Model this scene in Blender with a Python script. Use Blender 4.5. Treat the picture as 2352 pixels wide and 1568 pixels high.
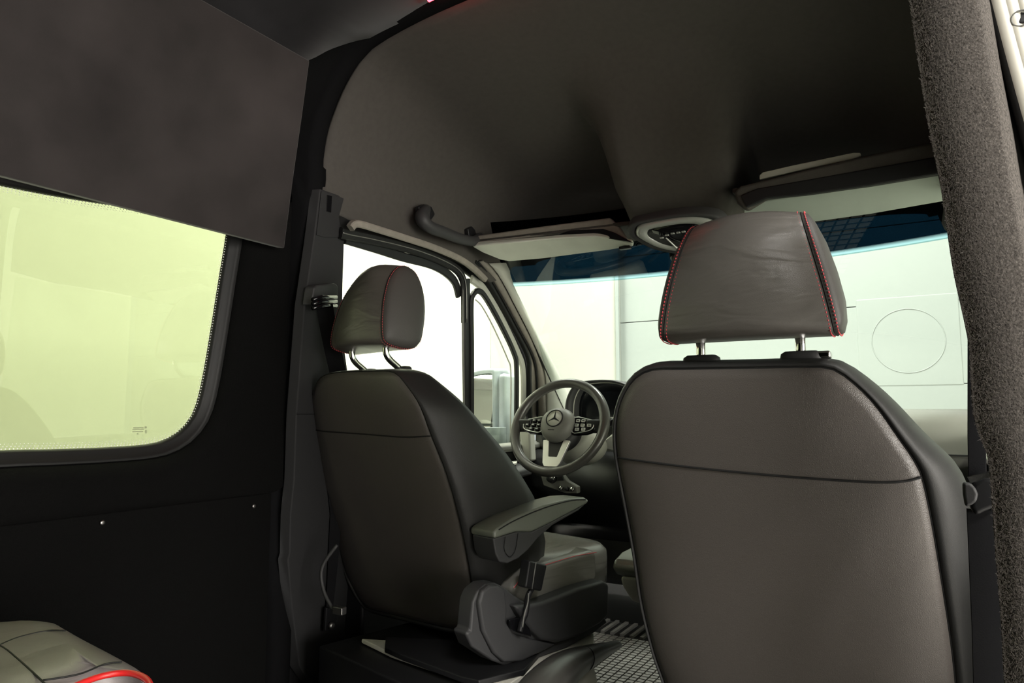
import bpy, bmesh, math, random
from mathutils import Vector as V, Matrix
random.seed(7)
sc = bpy.context.scene
for _o in list(bpy.data.objects): bpy.data.objects.remove(_o)
col = sc.collection

# ---------------------------------------------------------------- camera
PSI, PIT, FPX = math.radians(30.8), math.radians(5.74), 1600.0
CAM = V((0, 0, .87))
FW = V((-math.sin(PSI)*math.cos(PIT), math.cos(PSI)*math.cos(PIT), math.sin(PIT)))
RT = V((math.cos(PSI), math.sin(PSI), 0))
UP = RT.cross(FW)
cd = bpy.data.cameras.new('camera'); cam = bpy.data.objects.new('camera', cd); col.objects.link(cam)
cd.sensor_width = 36; cd.lens = FPX/2352*36; cd.clip_start = .02; cd.clip_end = 200
cam.matrix_world = Matrix(((RT.x, UP.x, -FW.x, CAM.x), (RT.y, UP.y, -FW.y, CAM.y), (RT.z, UP.z, -FW.z, CAM.z), (0, 0, 0, 1)))
sc.camera = cam
# ---------------------------------------------------------------- world, light, exposure
w = bpy.data.worlds.new('world'); sc.world = w; w.use_nodes = True
w.node_tree.nodes['Background'].inputs[0].default_value = (.9, .95, 1, 1)
w.node_tree.nodes['Background'].inputs[1].default_value = .4
sc.view_settings.view_transform = 'Standard'; sc.view_settings.look = 'None'
sc.view_settings.exposure = 0.0; sc.view_settings.gamma = 1; sc.view_settings.use_curve_mapping = False
def area(name, loc, size, power, color, target):
    l = bpy.data.lights.new(name, 'AREA'); l.shape = 'RECTANGLE'; l.size, l.size_y = size; l.energy = power; l.color = color
    o = bpy.data.objects.new(name, l); col.objects.link(o); o.location = loc
    o.rotation_euler = (V(target)-V(loc)).to_track_quat('-Z', 'Y').to_euler(); return o
GZ, GC = -.62, 4.4                                  # garage floor and ceiling height
LIGHTS = [(-2.65, 1.2, 20), (-2.75, 3.2, 230), (2.0, 1.6, 80), (-.6, 3.4, 330), (2.6, -2.2, 300), (-2.65, -3.2, 180)]
for i, (x, y, p) in enumerate(LIGHTS):
    area('strip_light', (x, y, GC-.16), (.5, 2.2), p*1.5, (1, .98, .93), (x, y, 0))
# added unseen area light, sends warm light in at the open sliding door
area('sliding_door_fill', (5.2, -.5, .8), (4.0, 2.6), 410, (1, .95, .90), (0, .1, .9))

# ---------------------------------------------------------------- helpers
def ray(px, py):
    return FW + RT*((px-1176)/FPX) - UP*((py-784)/FPX)
def at(px, py, X=None, Y=None, Z=None):
    d = ray(px, py)
    t = (X-CAM.x)/d.x if X is not None else (Y-CAM.y)/d.y if Y is not None else (Z-CAM.z)/d.z
    return CAM + d*t
def onplane(px, py, p, n):
    d = ray(px, py); n = V(n); return CAM + d*((V(p)-CAM).dot(n)/d.dot(n))
def tag(o, label=None, cat=None, group=None, kind=None):
    if label: o['label'] = label
    if cat: o['category'] = cat
    if group: o['group'] = group
    if kind: o['kind'] = kind
    return o
def thing(name, label=None, cat=None, loc=(0, 0, 0), group=None, kind=None):
    o = bpy.data.objects.new(name, None); col.objects.link(o); o.location = loc; o.empty_display_size = .05
    return tag(o, label, cat, group, kind)
def base(o):
    p = V((0, 0, 0))
    while o: p += V(o.location); o = o.parent
    return p
def add(name, verts, faces, mat, parent=None, smooth=True, bevel=0, seg=3, subd=0, solid=0, org=None):
    org = V(org) if org is not None else (base(parent) if parent else V((0, 0, 0)))
    me = bpy.data.meshes.new(name); me.from_pydata([tuple(V(v)-org) for v in verts], [], faces); me.update()
    bm = bmesh.new(); bm.from_mesh(me); bmesh.ops.recalc_face_normals(bm, faces=bm.faces); bm.to_mesh(me); bm.free()
    o = bpy.data.objects.new(name, me); col.objects.link(o)
    me.materials.append(mat)
    if parent: o.parent = parent; o.location = org-base(parent)
    else: o.location = org
    for p in me.polygons: p.use_smooth = smooth
    if solid:
        m = o.modifiers.new('s', 'SOLIDIFY'); m.thickness = abs(solid); m.offset = 1 if solid > 0 else -1
    if bevel:
        m = o.modifiers.new('b', 'BEVEL'); m.width = bevel; m.segments = seg; m.limit_method = 'ANGLE'; m.angle_limit = math.radians(35); m.harden_normals = True
    if subd:
        m = o.modifiers.new('d', 'SUBSURF'); m.levels = m.render_levels = subd
    return o
def catmull(pts, n=8, closed=False):
    P = [V(p) for p in pts]; N = len(P); out = []
    for i in range(N if closed else N-1):
        if closed: a, b, c, d = P[i-1], P[i], P[(i+1) % N], P[(i+2) % N]
        else: a, b, c, d = P[max(i-1, 0)], P[i], P[i+1], P[min(i+2, N-1)]
        for k in range(n):
            t = k/n
            out.append(.5*((2*b)+(c-a)*t+(2*a-5*b+4*c-d)*t*t+(3*b-a-3*c+d)*t*t*t))
    if not closed: out.append(P[-1].copy())
    return out
def resample(pts, n, closed=False):
    P = [V(p) for p in pts]
    if closed: P = P+[P[0]]
    L = [0]
    for a, b in zip(P, P[1:]): L.append(L[-1]+(b-a).length)
    out = []; j = 0; m = n if closed else n-1
    for i in range(n):
        s = L[-1]*i/m
        while j < len(L)-2 and L[j+1] < s: j += 1
        seg = L[j+1]-L[j]; t = (s-L[j])/seg if seg > 1e-9 else 0
        out.append(P[j].lerp(P[j+1], min(max(t, 0), 1)))
    return out
def loftdata(loops, closed=True, caps=(True, True)):
    n = len(loops[0]); v = [p for l in loops for p in l]; f = []
    for i in range(len(loops)-1):
        for j in range(n if closed else n-1):
            k = (j+1) % n; f.append((i*n+j, i*n+k, (i+1)*n+k, (i+1)*n+j))
    if closed and caps[0]: f.append(tuple(range(n)))
    if closed and caps[1]: f.append(tuple((len(loops)-1)*n+j for j in range(n)))
    return v, f
def loft(name, loops, mat, parent=None, closed=True, caps=(True, True), **k):
    v, f = loftdata(loops, closed, caps); return add(name, v, f, mat, parent, **k)
def join(parts):
    v, f = [], []
    for a, b in parts:
        o = len(v); v += list(a); f += [tuple(o+i for i in q) for q in b]
    return v, f
def tubedata(pts, r, sides=10, up=None, flat=1.0, closed=False):
    P = [V(p) for p in pts]; n = len(P); loops = []
    ref = V(up) if up is not None else None
    prev = None
    for i in range(n):
        if closed: t = (P[(i+1) % n]-P[i-1])
        else: t = P[min(i+1, n-1)]-P[max(i-1, 0)]
        t = t.normalized() if t.length > 1e-9 else V((0, 0, 1))
        a = ref if ref is not None else (prev if prev is not None else (V((0, 0, 1)) if abs(t.z) < .9 else V((1, 0, 0))))
        nn = (a-t*a.dot(t)); nn = nn.normalized() if nn.length > 1e-6 else t.orthogonal().normalized()
        prev = nn; bb = t.cross(nn); rr = r[i] if isinstance(r, (list, tuple)) else r
        loops.append([P[i]+(nn*math.cos(2*math.pi*k/sides)*flat+bb*math.sin(2*math.pi*k/sides))*rr for k in range(sides)])
    if closed: loops.append(loops[0]); return loftdata(loops, True, (False, False))
    return loftdata(loops)
def tube(name, pts, r, mat, parent=None, sides=10, up=None, flat=1.0, closed=False, **k):
    v, f = tubedata(pts, r, sides, up, flat, closed); return add(name, v, f, mat, parent, **k)
def stripdata(pts, wd, th, nrm):
    """ribbon of width wd and thickness th along pts; nrm faces out"""
    P = [V(p) for p in pts]; loops = []; n = len(P)
    for i in range(n):
        t = (P[min(i+1, n-1)]-P[max(i-1, 0)]).normalized(); N = V(nrm); N = (N-t*N.dot(t)).normalized(); b = t.cross(N)
        h = (wd[i] if isinstance(wd, (list, tuple)) else wd)/2; c = min(h, th)*.35
        loops.append([P[i]+b*x+N*y for x, y in ((-h, 0), (h, 0), (h, th-c), (h-c, th), (-h+c, th), (-h, th-c))])
    return loftdata(loops)
def strip(name, pts, wd, th, nrm, mat, parent=None, **k):
    v, f = stripdata(pts, wd, th, nrm); k.setdefault('smooth', False); return add(name, v, f, mat, parent, **k)
def slab(name, pts, off, mat, parent=None, bevel=.003, seg=3, **k):
    P = [V(p) for p in pts]; off = V(off)
    v, f = loftdata([P, [p+off for p in P]]); return add(name, v, f, mat, parent, bevel=bevel, seg=seg, **k)
def boxdata(c, s, R=None):
    c = V(c); R = R or Matrix.Identity(3)
    v = [c+R @ V((x*s[0]/2, y*s[1]/2, z*s[2]/2)) for z in (-1, 1) for x, y in ((-1, -1), (1, -1), (1, 1), (-1, 1))]
    return v, [(3, 2, 1, 0), (4, 5, 6, 7), (0, 1, 5, 4), (1, 2, 6, 5), (2, 3, 7, 6), (3, 0, 4, 7)]
def box(name, c, s, mat, parent=None, bevel=.003, seg=3, R=None, **k):
    v, f = boxdata(c, s, R); return add(name, v, f, mat, parent, bevel=bevel, seg=seg, **k)
def gridsurf(name, rows, mat, parent=None, **k):
    return loft(name, rows, mat, parent, closed=False, **k)
def lerp(a, b, t): return a+(b-a)*t
def interp(x, tab):
    if x <= tab[0][0]: return tab[0][1]
    for (a, p), (b, q) in zip(tab, tab[1:]):
        if x <= b: return lerp(p, q, (x-a)/(b-a))
    return tab[-1][1]
def sstep(a, b, x):
    t = min(max((x-a)/(b-a), 0), 1); return t*t*(3-2*t)

# ---------------------------------------------------------------- materials
def srgb(c): return tuple(((x/255+.055)/1.055)**2.4 if x > 10 else x/255/12.92 for x in c)
def mat(name, rgb, rough=.6, metal=0, bump=None, var=0, vscale=8, spec=.5, sheen=0, rvar=0, coat=0, dist=.0006):
    """rgb is the surface's own colour (linear). bump = list of (kind, scale, strength)"""
    m = bpy.data.materials.new(name); m.use_nodes = True; nt = m.node_tree; B = nt.nodes['Principled BSDF']; L = nt.links.new
    B.inputs['Base Color'].default_value = (*rgb, 1); B.inputs['Roughness'].default_value = rough; B.inputs['Metallic'].default_value = metal
    B.inputs['Specular IOR Level'].default_value = spec
    if sheen: B.inputs['Sheen Weight'].default_value = sheen; B.inputs['Sheen Roughness'].default_value = .5
    if coat: B.inputs['Coat Weight'].default_value = coat; B.inputs['Coat Roughness'].default_value = .1
    if not (bump or var or rvar): return m
    tc = nt.nodes.new('ShaderNodeTexCoord')
    if var:
        n = nt.nodes.new('ShaderNodeTexNoise'); n.inputs['Scale'].default_value = vscale; n.inputs['Detail'].default_value = 5; L(tc.outputs['Object'], n.inputs['Vector'])
        r = nt.nodes.new('ShaderNodeMapRange'); r.inputs[1].default_value = .3; r.inputs[2].default_value = .7; r.inputs[3].default_value = 1-var; r.inputs[4].default_value = 1+var
        L(n.outputs[0], r.inputs[0]); mx = nt.nodes.new('ShaderNodeMix'); mx.data_type = 'RGBA'; mx.blend_type = 'MULTIPLY'; mx.inputs[0].default_value = 1
        mx.inputs[6].default_value = (*rgb, 1); L(r.outputs[0], mx.inputs[7]); L(mx.outputs[2], B.inputs['Base Color'])
    if rvar:
        n = nt.nodes.new('ShaderNodeTexNoise'); n.inputs['Scale'].default_value = 6; n.inputs['Detail'].default_value = 4; L(tc.outputs['Object'], n.inputs['Vector'])
        r = nt.nodes.new('ShaderNodeMapRange'); r.inputs[3].default_value = rough-rvar; r.inputs[4].default_value = rough+rvar
        L(n.outputs[0], r.inputs[0]); L(r.outputs[0], B.inputs['Roughness'])
    last = None
    for kind, scale, st in bump or []:
        if kind == 'vor':
            n = nt.nodes.new('ShaderNodeTexVoronoi'); n.feature = 'DISTANCE_TO_EDGE'; n.inputs['Scale'].default_value = scale; h = n.outputs['Distance']
        elif kind == 'fold':
            n = nt.nodes.new('ShaderNodeTexNoise'); n.inputs['Scale'].default_value = scale; n.inputs['Detail'].default_value = 2; n.inputs['Distortion'].default_value = 1.2; h = n.outputs[0]
            mp = nt.nodes.new('ShaderNodeMapping'); mp.inputs['Scale'].default_value = (1, .35, 3); L(tc.outputs['Object'], mp.inputs['Vector']); L(mp.outputs[0], n.inputs['Vector'])
        else:
            n = nt.nodes.new('ShaderNodeTexNoise'); n.inputs['Scale'].default_value = scale; n.inputs['Detail'].default_value = 4; h = n.outputs[0]
        if kind != 'fold': L(tc.outputs['Object'], n.inputs['Vector'])
        b = nt.nodes.new('ShaderNodeBump'); b.inputs['Strength'].default_value = st; b.inputs['Distance'].default_value = dist if kind != 'fold' else .01
        L(h, b.inputs['Height'])
        if last: L(last, b.inputs['Normal'])
        last = b.outputs[0]
    if last: L(last, B.inputs['Normal'])
    return m
def emit(name, rgb, s):
    m = bpy.data.materials.new(name); m.use_nodes = True; nt = m.node_tree; nt.nodes.clear()
    e = nt.nodes.new('ShaderNodeEmission'); e.inputs[0].default_value = (*rgb, 1); e.inputs[1].default_value = s
    o = nt.nodes.new('ShaderNodeOutputMaterial'); nt.links.new(e.outputs[0], o.inputs[0]); return m
def glass(name, tint, refl=.06, grad=None):
    m = bpy.data.materials.new(name); m.use_nodes = True; nt = m.node_tree; nt.nodes.clear(); L = nt.links.new
    t = nt.nodes.new('ShaderNodeBsdfTransparent'); t.inputs[0].default_value = (*tint, 1)
    g = nt.nodes.new('ShaderNodeBsdfGlossy'); g.inputs['Roughness'].default_value = .0; g.inputs[0].default_value = (.95, 1, .97, 1)
    fc = nt.nodes.new('ShaderNodeLayerWeight'); fc.inputs[0].default_value = .5      # Schlick, the same from both sides
    pw = nt.nodes.new('ShaderNodeMath'); pw.operation = 'POWER'; pw.inputs[1].default_value = 5; L(fc.outputs['Facing'], pw.inputs[0])
    lw = nt.nodes.new('ShaderNodeMath'); lw.operation = 'MULTIPLY_ADD'; lw.inputs[1].default_value = 1-refl; lw.inputs[2].default_value = refl; L(pw.outputs[0], lw.inputs[0])
    mx = nt.nodes.new('ShaderNodeMixShader'); L(lw.outputs[0], mx.inputs[0]); L(t.outputs[0], mx.inputs[1]); L(g.outputs[0], mx.inputs[2])
    o = nt.nodes.new('ShaderNodeOutputMaterial'); L(mx.outputs[0], o.inputs[0])
    if grad:
        z0, z1, c0, c1 = grad                        # printed shade band: colour by height on the glass itself
        geo = nt.nodes.new('ShaderNodeNewGeometry'); sx = nt.nodes.new('ShaderNodeSeparateXYZ'); L(geo.outputs['Position'], sx.inputs[0])
        r = nt.nodes.new('ShaderNodeMapRange'); r.inputs[1].default_value = z0; r.inputs[2].default_value = z1; L(sx.outputs[2], r.inputs[0])
        cm = nt.nodes.new('ShaderNodeMix'); cm.data_type = 'RGBA'; L(r.outputs[0], cm.inputs[0]); cm.inputs[6].default_value = (*c0, 1); cm.inputs[7].default_value = (*c1, 1)
        L(cm.outputs[2], t.inputs[0])
    return m
M = {}
M['suede'] = mat('suede lining', (.027, .023, .0225), .95, var=.45, vscale=4, bump=[('n', 700, .3)], sheen=.25, spec=.2)
M['suede_dark'] = mat('black suede lining', (.016, .0155, .017), .95, var=.3, vscale=5, bump=[('n', 700, .3)], sheen=.1, spec=.15)
M['headliner'] = mat('moulded grey headliner', (.062, .057, .051), .85, var=.06, vscale=60, bump=[('n', 900, .5)], spec=.3)
M['carpet'] = mat('black wall carpet', (.0042, .0042, .0041), 1, var=.35, vscale=500, bump=[('n', 650, 1)], spec=.08, dist=.0015)
M['pillar_carpet'] = mat('charcoal pile carpet', (.078, .070, .064), 1, var=.6, vscale=420, bump=[('n', 500, 1)], spec=.15, dist=.002)
M['fibre'] = mat('charcoal carpet fibre', (.13, .115, .105), .8, spec=.3)
M['arch'] = mat('black felt', (.006, .006, .0065), 1, bump=[('n', 600, .6)], spec=.05)
M['plastic'] = mat('grained dark grey plastic', (.036, .036, .037), .55, bump=[('vor', 900, .25)], spec=.4)
M['trim_plastic'] = mat('matt dark trim plastic', (.026, .026, .027), .75, bump=[('vor', 900, .2)], spec=.2)
M['plastic_mid'] = mat('grained mid grey plastic', (.15, .15, .135), .5, bump=[('vor', 900, .2)], spec=.4)
M['plastic_light'] = mat('pale grey plastic', (.42, .42, .37), .5, bump=[('n', 500, .2)], spec=.4)
M['black'] = mat('black plastic', (.010, .010, .011), .45, spec=.4)
M['rubber'] = mat('black rubber', (.010, .010, .010), .5, spec=.3)
M['rim'] = mat('smooth wheel leather', (.055, .053, .048), .3, spec=.55, bump=[('vor', 700, .2)])
M['gloss'] = mat('gloss black', (.006, .006, .007), .08, spec=.5)
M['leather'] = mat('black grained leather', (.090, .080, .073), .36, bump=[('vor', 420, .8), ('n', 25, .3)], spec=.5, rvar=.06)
M['leather_fold'] = mat('creased black leather', (.098, .091, .082), .32, bump=[('vor', 520, .4), ('fold', 9, .35)], spec=.5, rvar=.06)
M['leather_side'] = mat('smooth black leather', (.021, .021, .0205), .5, bump=[('vor', 520, .3)], spec=.35)
M['leather_lit'] = mat('lit black seat leather', (.17, .165, .15), .24, bump=[('vor', 520, .3), ('fold', 9, .3)], spec=.7)  # base colour raised for windscreen light caught by the driver cushion
M['leather_arm'] = mat('dark olive armrest leather', (.135, .145, .12), .3, bump=[('vor', 450, .3), ('fold', 10, .15)], spec=.6)
M['leather_plain'] = mat('plain black leather', (.055, .052, .048), .5, bump=[('vor', 520, .4)], spec=.4)
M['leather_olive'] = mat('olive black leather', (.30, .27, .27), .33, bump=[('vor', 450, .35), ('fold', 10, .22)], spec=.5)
M['seam'] = mat('dark thread', (.003, .003, .003), .8)
M['red'] = mat('red thread', (.62, .07, .085), .6)
M['piping'] = mat('red leather piping', (.62, .02, .02), .35)
M['chrome'] = mat('chrome', (.75, .75, .74), .12, 1)
M['satin'] = mat('satin silver', (.62, .62, .60), .32, .7)
M['steel'] = mat('dull steel', (.35, .34, .33), .4, 1)
M['webbing'] = mat('black seat belt webbing', (.007, .007, .008), .85, spec=.15, bump=[('n', 500, .5)])
M['paint'] = mat('pale painted steel', (.62, .60, .53), .4, var=.08, spec=.5)
M['visor'] = mat('light grey vinyl', (.58, .60, .53), .6, var=.08, bump=[('n', 500, .3)])
M['visor_grey'] = mat('grey green vinyl', (.29, .33, .29), .6, var=.08, bump=[('n', 500, .3)])
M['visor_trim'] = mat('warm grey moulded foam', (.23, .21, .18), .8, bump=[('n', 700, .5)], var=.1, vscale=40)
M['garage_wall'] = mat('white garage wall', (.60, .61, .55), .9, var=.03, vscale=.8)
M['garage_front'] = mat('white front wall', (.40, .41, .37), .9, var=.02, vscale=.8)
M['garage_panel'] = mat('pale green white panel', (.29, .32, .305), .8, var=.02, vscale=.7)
M['garage_trim'] = mat('pale green groove', (.27, .30, .29), .8)
M['garage_floor'] = mat('grey concrete', (.60, .58, .54), .5, var=.15, vscale=1.5)
M['garage_ceiling'] = mat('pale grey ceiling sheet', (.55, .54, .50), .8)
M['beam'] = mat('grey beam', (.36, .35, .33), .7)
M['tube'] = emit('lit tube', (1, .98, .92), 20)
M['led'] = emit('red led', (1, .02, .03), 26)
M['screen'] = mat('dark display', (.004, .005, .007), .12)
M['white'] = mat('white print', (.8, .8, .78), .6)
M['mirror'] = mat('mirror', (.9, .92, .92), .02, 1)
M['housing'] = mat('blue grey painted housing', (.34, .38, .42), .35, var=.15, vscale=14)
M['lens'] = mat('clear lamp lens', (.30, .31, .29), .12, spec=.8, bump=[('n', 180, .5)])
M['mat_rubber'] = mat('grey rubber mat', (.15, .145, .135), .6, var=.15, vscale=60)
M['glass_side'] = glass('green side glass', (.66, .70, .55))
M['glass_door'] = glass('clear door glass', (.97, 1, .93))
M['glass_front'] = glass('front glass', (.64, .69, .64))
M['glass_band'] = glass('shade band glass', (.1, .1, .1), grad=(1.394, 1.404, (.40, .66, .72), (.001, .006, .012)))

# ---------------------------------------------------------------- garage around the vehicle
GX0, GX1, GY0, GY1 = -3.45, 6.0, -14.0, 5.4
def struct(o, label=None): o['kind'] = 'structure'; return o
struct(add('floor_garage', [(GX0, GY0, GZ), (GX1, GY0, GZ), (GX1, GY1+1, GZ), (GX0, GY1+1, GZ)], [(0, 1, 2, 3)], M['garage_floor'], smooth=False, solid=-.1))
struct(add('ceiling_garage', [(GX0, GY0, GC), (GX1, GY0, GC), (GX1, GY1+1, GC), (GX0, GY1+1, GC)], [(0, 1, 2, 3)], M['garage_ceiling'], smooth=False, solid=.1))
struct(box('wall_garage_left', (GX0-.1, (GY0+GY1)/2, (GZ+GC)/2), (.2, GY1-GY0, GC-GZ), M['garage_wall']))
struct(box('wall_garage_right', (GX1+.1, (GY0+GY1)/2, (GZ+GC)/2), (.2, GY1-GY0, GC-GZ), M['garage_wall']))
struct(box('wall_garage_back', ((GX0+GX1)/2, GY0-.1, (GZ+GC)/2), (GX1-GX0, .2, GC-GZ), M['garage_wall']))
XS = -2.2                                            # white wall ends here, panelled door goes on
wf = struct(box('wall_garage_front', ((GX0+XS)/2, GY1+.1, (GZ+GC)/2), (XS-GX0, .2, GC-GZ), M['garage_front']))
box('corner_strip', (XS+.01, GY1-.012, (GZ+GC)/2), (.03, .024, GC-GZ), M['garage_trim'], wf)
gd = thing('garage_door', 'pale green white panelled garage door seen through the windscreen', 'door', ((XS+GX1)/2, GY1+.05, GZ))
for k in range(9):
    z0 = GZ + k*(GC-GZ)/9
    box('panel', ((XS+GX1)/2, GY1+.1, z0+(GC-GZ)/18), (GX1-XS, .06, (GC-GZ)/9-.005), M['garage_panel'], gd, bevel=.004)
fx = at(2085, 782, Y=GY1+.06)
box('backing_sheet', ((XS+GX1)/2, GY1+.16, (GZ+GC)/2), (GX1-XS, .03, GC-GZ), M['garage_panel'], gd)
box('vent_plate', fx+V((0, .026, 0)), (.62, .04, .62), M['garage_panel'], gd, bevel=.01)
tube('vent_ring', [fx+V((.22*math.cos(a), .006, .22*math.sin(a))) for a in [2*math.pi*i/40 for i in range(40)]], .0035, M['garage_panel'], gd, closed=True, sides=8)
for i, y in enumerate([-13, -11, -9, -7, -5, -3, -1, 1, 3, 5]):
    tag(box('ceiling_beam', ((GX0+GX1)/2, y-.35, GC-.12), (GX1-GX0, .16, .24), M['beam']), 'grey steel beam under the garage ceiling, mostly out of view', 'beam', 'garage ceiling beams', 'structure')
for i, (x, y) in enumerate([(a[0], a[1]) for a in LIGHTS]+[(-2.4, -5.6), (-2.4, -7.8), (-2.4, -10), (-2.4, -12)]):
    t = thing('ceiling_light', 'long white fluorescent light under the garage ceiling', 'lamp', (x, y, GC-.12), 'garage ceiling lights')
    if i < len(LIGHTS): box('fixture', (x, y, GC-.07), (.56, 2.3, .10), M['garage_ceiling'], t)
    else:
        box('fixture', (x, y, GC-.07), (1.4, .3, .10), M['garage_ceiling'], t); box('diffuser', (x, y, GC-.14), (1.3, .22, .04), M['tube'], t)
for i, y in enumerate([-4.5, -7, -9.5, -12]):
    tag(box('column', (GX0+.12, y, (GZ+GC)/2), (.22, .22, GC-GZ), M['beam']), 'grey steel column on the garage wall behind the vehicle', 'column', 'garage columns', 'structure')

# ---------------------------------------------------------------- vehicle shell
XC = -.73
floor = struct(box('floor', (XC, .7, -.05), (1.9, 5.4, .1), M['carpet']))
# cargo roof lining, arched
sec = [(-1.62, 1.72), (-1.50, 1.80), (-1.42, 1.835), (-1.37, 1.872), (-1.29, 1.908), (-1.16, 1.935), (-1.0, 1.952), (-.73, 1.96)]
sec = sec+[(2*XC-x, z) for x, z in sec[-2::-1]]
ceil_ = struct(gridsurf('ceiling', [[V((x, y-(interp(x, [(-1.42, .11), (-1.29, .012), (-1.2, 0)]) if y > 1.3 else 0), z)) for x, z in [tuple(p)[:2] for p in catmull([(a, b, 0) for a, b in sec], 4)]] for y in (-1.9, -.8, .3, 1.2, 1.40)], M['suede_dark'], solid=.02))
# roof arch between cargo and cab, black felt
arch = [(-1.588, .30), (-1.588, .578), (-1.573, .926), (-1.551, 1.18), (-1.502, 1.521), (-1.501, 1.63), (-1.472, 1.743), (-1.422, 1.825), (-1.354, 1.886), (-1.3, 1.91), (-1.161, 1.934), (-.998, 1.947), (-.73, 1.952)]
archR = [(2*XC-x+.06, z) for x, z in arch[-2::-1]]
A = [V((x, 1.42, z)) for x, z in arch]; A = [V((-1.59, 1.42, 0))]+A
A += [V((x, 1.42, z)) for x, z in archR if z > 1.7]+[V((.20, 1.42, 1.62)), V((.20, 1.42, 0))]
inn = resample(catmull(A, 6), 90)
def outw(p):
    d = V((p.x-XC, 0, max(p.z-1.2, 0))); d = d.normalized() if d.length else V((1, 0, 0)); return V((p.x, 0, p.z))+d*.22
lo = [[V((q.x, 1.375, q.z)) for q in map(outw, inn)], [V((p.x-.012*(1 if p.x < XC else -1), 1.375, p.z+.006)) for p in inn], [V((p.x, 1.39, p.z)) for p in inn], [V((p.x, 1.44, p.z)) for p in inn], [V((q.x, 1.445, q.z)) for q in map(outw, inn)]]
struct(gridsurf('trim_arch', lo, M['arch']))
# red glow strip tucked along the arch
ls = thing('red_light_strip', 'thin red lit strip at the top edge of the roof arch', 'lamp', (-.75, 1.33, 1.92))
strp = [V((x, 1.355, interp(x, [(-1.12, 1.925), (-.998, 1.936), (-.73, 1.944), (-.3, 1.93)]))) for x in [-1.06+.03*i for i in range(11)]]
tube('housing', [p+V((0, 0, .006)) for p in strp], .009, M['black'], ls, sides=8)
tube('diode_band', strp, .006, M['led'], ls, sides=8)

# left cargo wall: loops outwards from the window opening
WX = -1.62
wpx = [(525, 541), (509, 640), (490, 760), (472, 865), (455, 935), (432, 975), (398, 1003), (350, 1020), (250, 1028), (120, 1033), (0, 1036)]
wy = [at(x, y, X=WX) for x, y in wpx]
wy = [V((WX, 1.205, 1.40))]+wy
Lw = [V((WX, .3, .79)), V((WX, -.3, .79)), V((WX, -.52, .80)), V((WX, -.62, .90)), V((WX, -.64, 1.1)), V((WX, -.62, 1.28)), V((WX, -.54, 1.36)), V((WX, -.3, 1.375)), V((WX, .3, 1.345)), V((WX, .66, 1.336)), V((WX, .985, 1.366)), V((WX, 1.15, 1.40))]
win = resample(catmull(wy+Lw, 5, True), 160, True)
wc = sum((p for p in win), V())/len(win)
def grow(loop, d, x):
    out = []; n = len(loop)
    for i, p in enumerate(loop):
        t = loop[(i+2) % n]-loop[i-2]; nn = V((0, t.z, -t.y)).normalized()
        if nn.dot(p-wc) < 0: nn = -nn
        out.append(V((x, p.y+nn.y*d, p.z+nn.z*d)))
    return out
w2 = thing('window_2', 'left rear side window with rounded corner and green tinted glass', 'window', (WX, .3, .8)); w2['kind'] = 'structure'
add('pane', [p+V((-.004, 0, 0)) for p in win]+[p+V((-.008, 0, 0)) for p in win], loftdata([win, win])[1], M['glass_side'], w2, smooth=False)
loft('rubber_frame', [grow(win, -.001, WX-.012), grow(win, -.001, WX+.002), grow(win, .006, WX+.006), grow(win, .024, WX+.008), grow(win, .03, WX+.02), grow(win, .034, WX-.01)], M['rubber'], w2, caps=(False, False))
# printed dotted border (tiny white dots) along the edge of the pane
dv = []; df = []
for row, (ins, step, r) in enumerate([(.004, 1, .0017), (.009, 1, .0014), (.014, 1, .001)]):
    lp = resample(grow(win, -ins, WX-.002), 620, True)
    for i, p in enumerate(lp):
        if p.y < .45: continue
        o = len(dv); dv += [p+V((0, r, 0)), p+V((0, 0, r)), p+V((0, -r, 0)), p+V((0, 0, -r))]; df.append((o, o+1, o+2, o+3))
o = add('dotted_border', dv, df, M['white'], w2, smooth=False); o['kind'] = 'stuff'
# etched maker's marks, low in the corner
mk = []
for (x0, y0, x1, y1) in [(306, 981, 330, 983.5), (304, 985, 330, 987), (304, 990, 329, 992), (314, 995, 318, 997), (332, 979, 337, 983.5), (333, 987, 334.5, 995), (336, 987, 337.5, 995), (332, 990, 335, 991.5)]:
    mk.append(([at(x0, y0, X=WX-.002), at(x1, y0, X=WX-.002), at(x1, y1, X=WX-.002), at(x0, y1, X=WX-.002)], [(0, 1, 2, 3)]))
add('etched_mark', *join(mk), mat('grey green etch', (.30, .34, .2), .8), w2, smooth=False)
wl = thing('wall_left', None, None, (-1.6, 0, 0)); wl['kind'] = 'structure'
def rect(loop, x, y0, y1, z0, z1):
    out = []
    for p in loop:
        d = p-wc; ty = ((y1-wc.y) if d.y > 0 else (y0-wc.y))/d.y if abs(d.y) > 1e-6 else 1e9; tz = ((z1-wc.z) if d.z > 0 else (z0-wc.z))/d.z if abs(d.z) > 1e-6 else 1e9
        t = min(ty, tz); out.append(V((x, wc.y+d.y*t, wc.z+d.z*t)))
    return out
lps = [grow(win, .030, WX-.005), grow(win, .034, WX+.022), grow(win, .045, WX+.036), grow(win, .065, WX+.043), grow(win, .10, WX+.044), grow(win, .13, WX+.040), rect(win, WX+.052, -1.9, 1.375, .648, 1.56)]
loft('carpet_surround', lps, M['carpet'], wl, caps=(False, False))
slab('lower_panel', [(WX+.056, -1.9, 0), (WX+.056, 1.335, 0), (WX+.056, 1.335, .648), (WX+.056, -1.9, .648)], (-.02, 0, 0), M['carpet'], wl, bevel=.004)
for x, y in [(235, 1200), (583, 1162)]:
    p = at(x, y, X=WX+.058); loft('screw', [[p+V((dx, r*math.cos(a), r*math.sin(a))) for a in [i*math.pi/6 for i in range(12)]] for dx, r in ((0, .006), (.002, .0055), (.003, .003))], M['steel'], wl)
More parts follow.
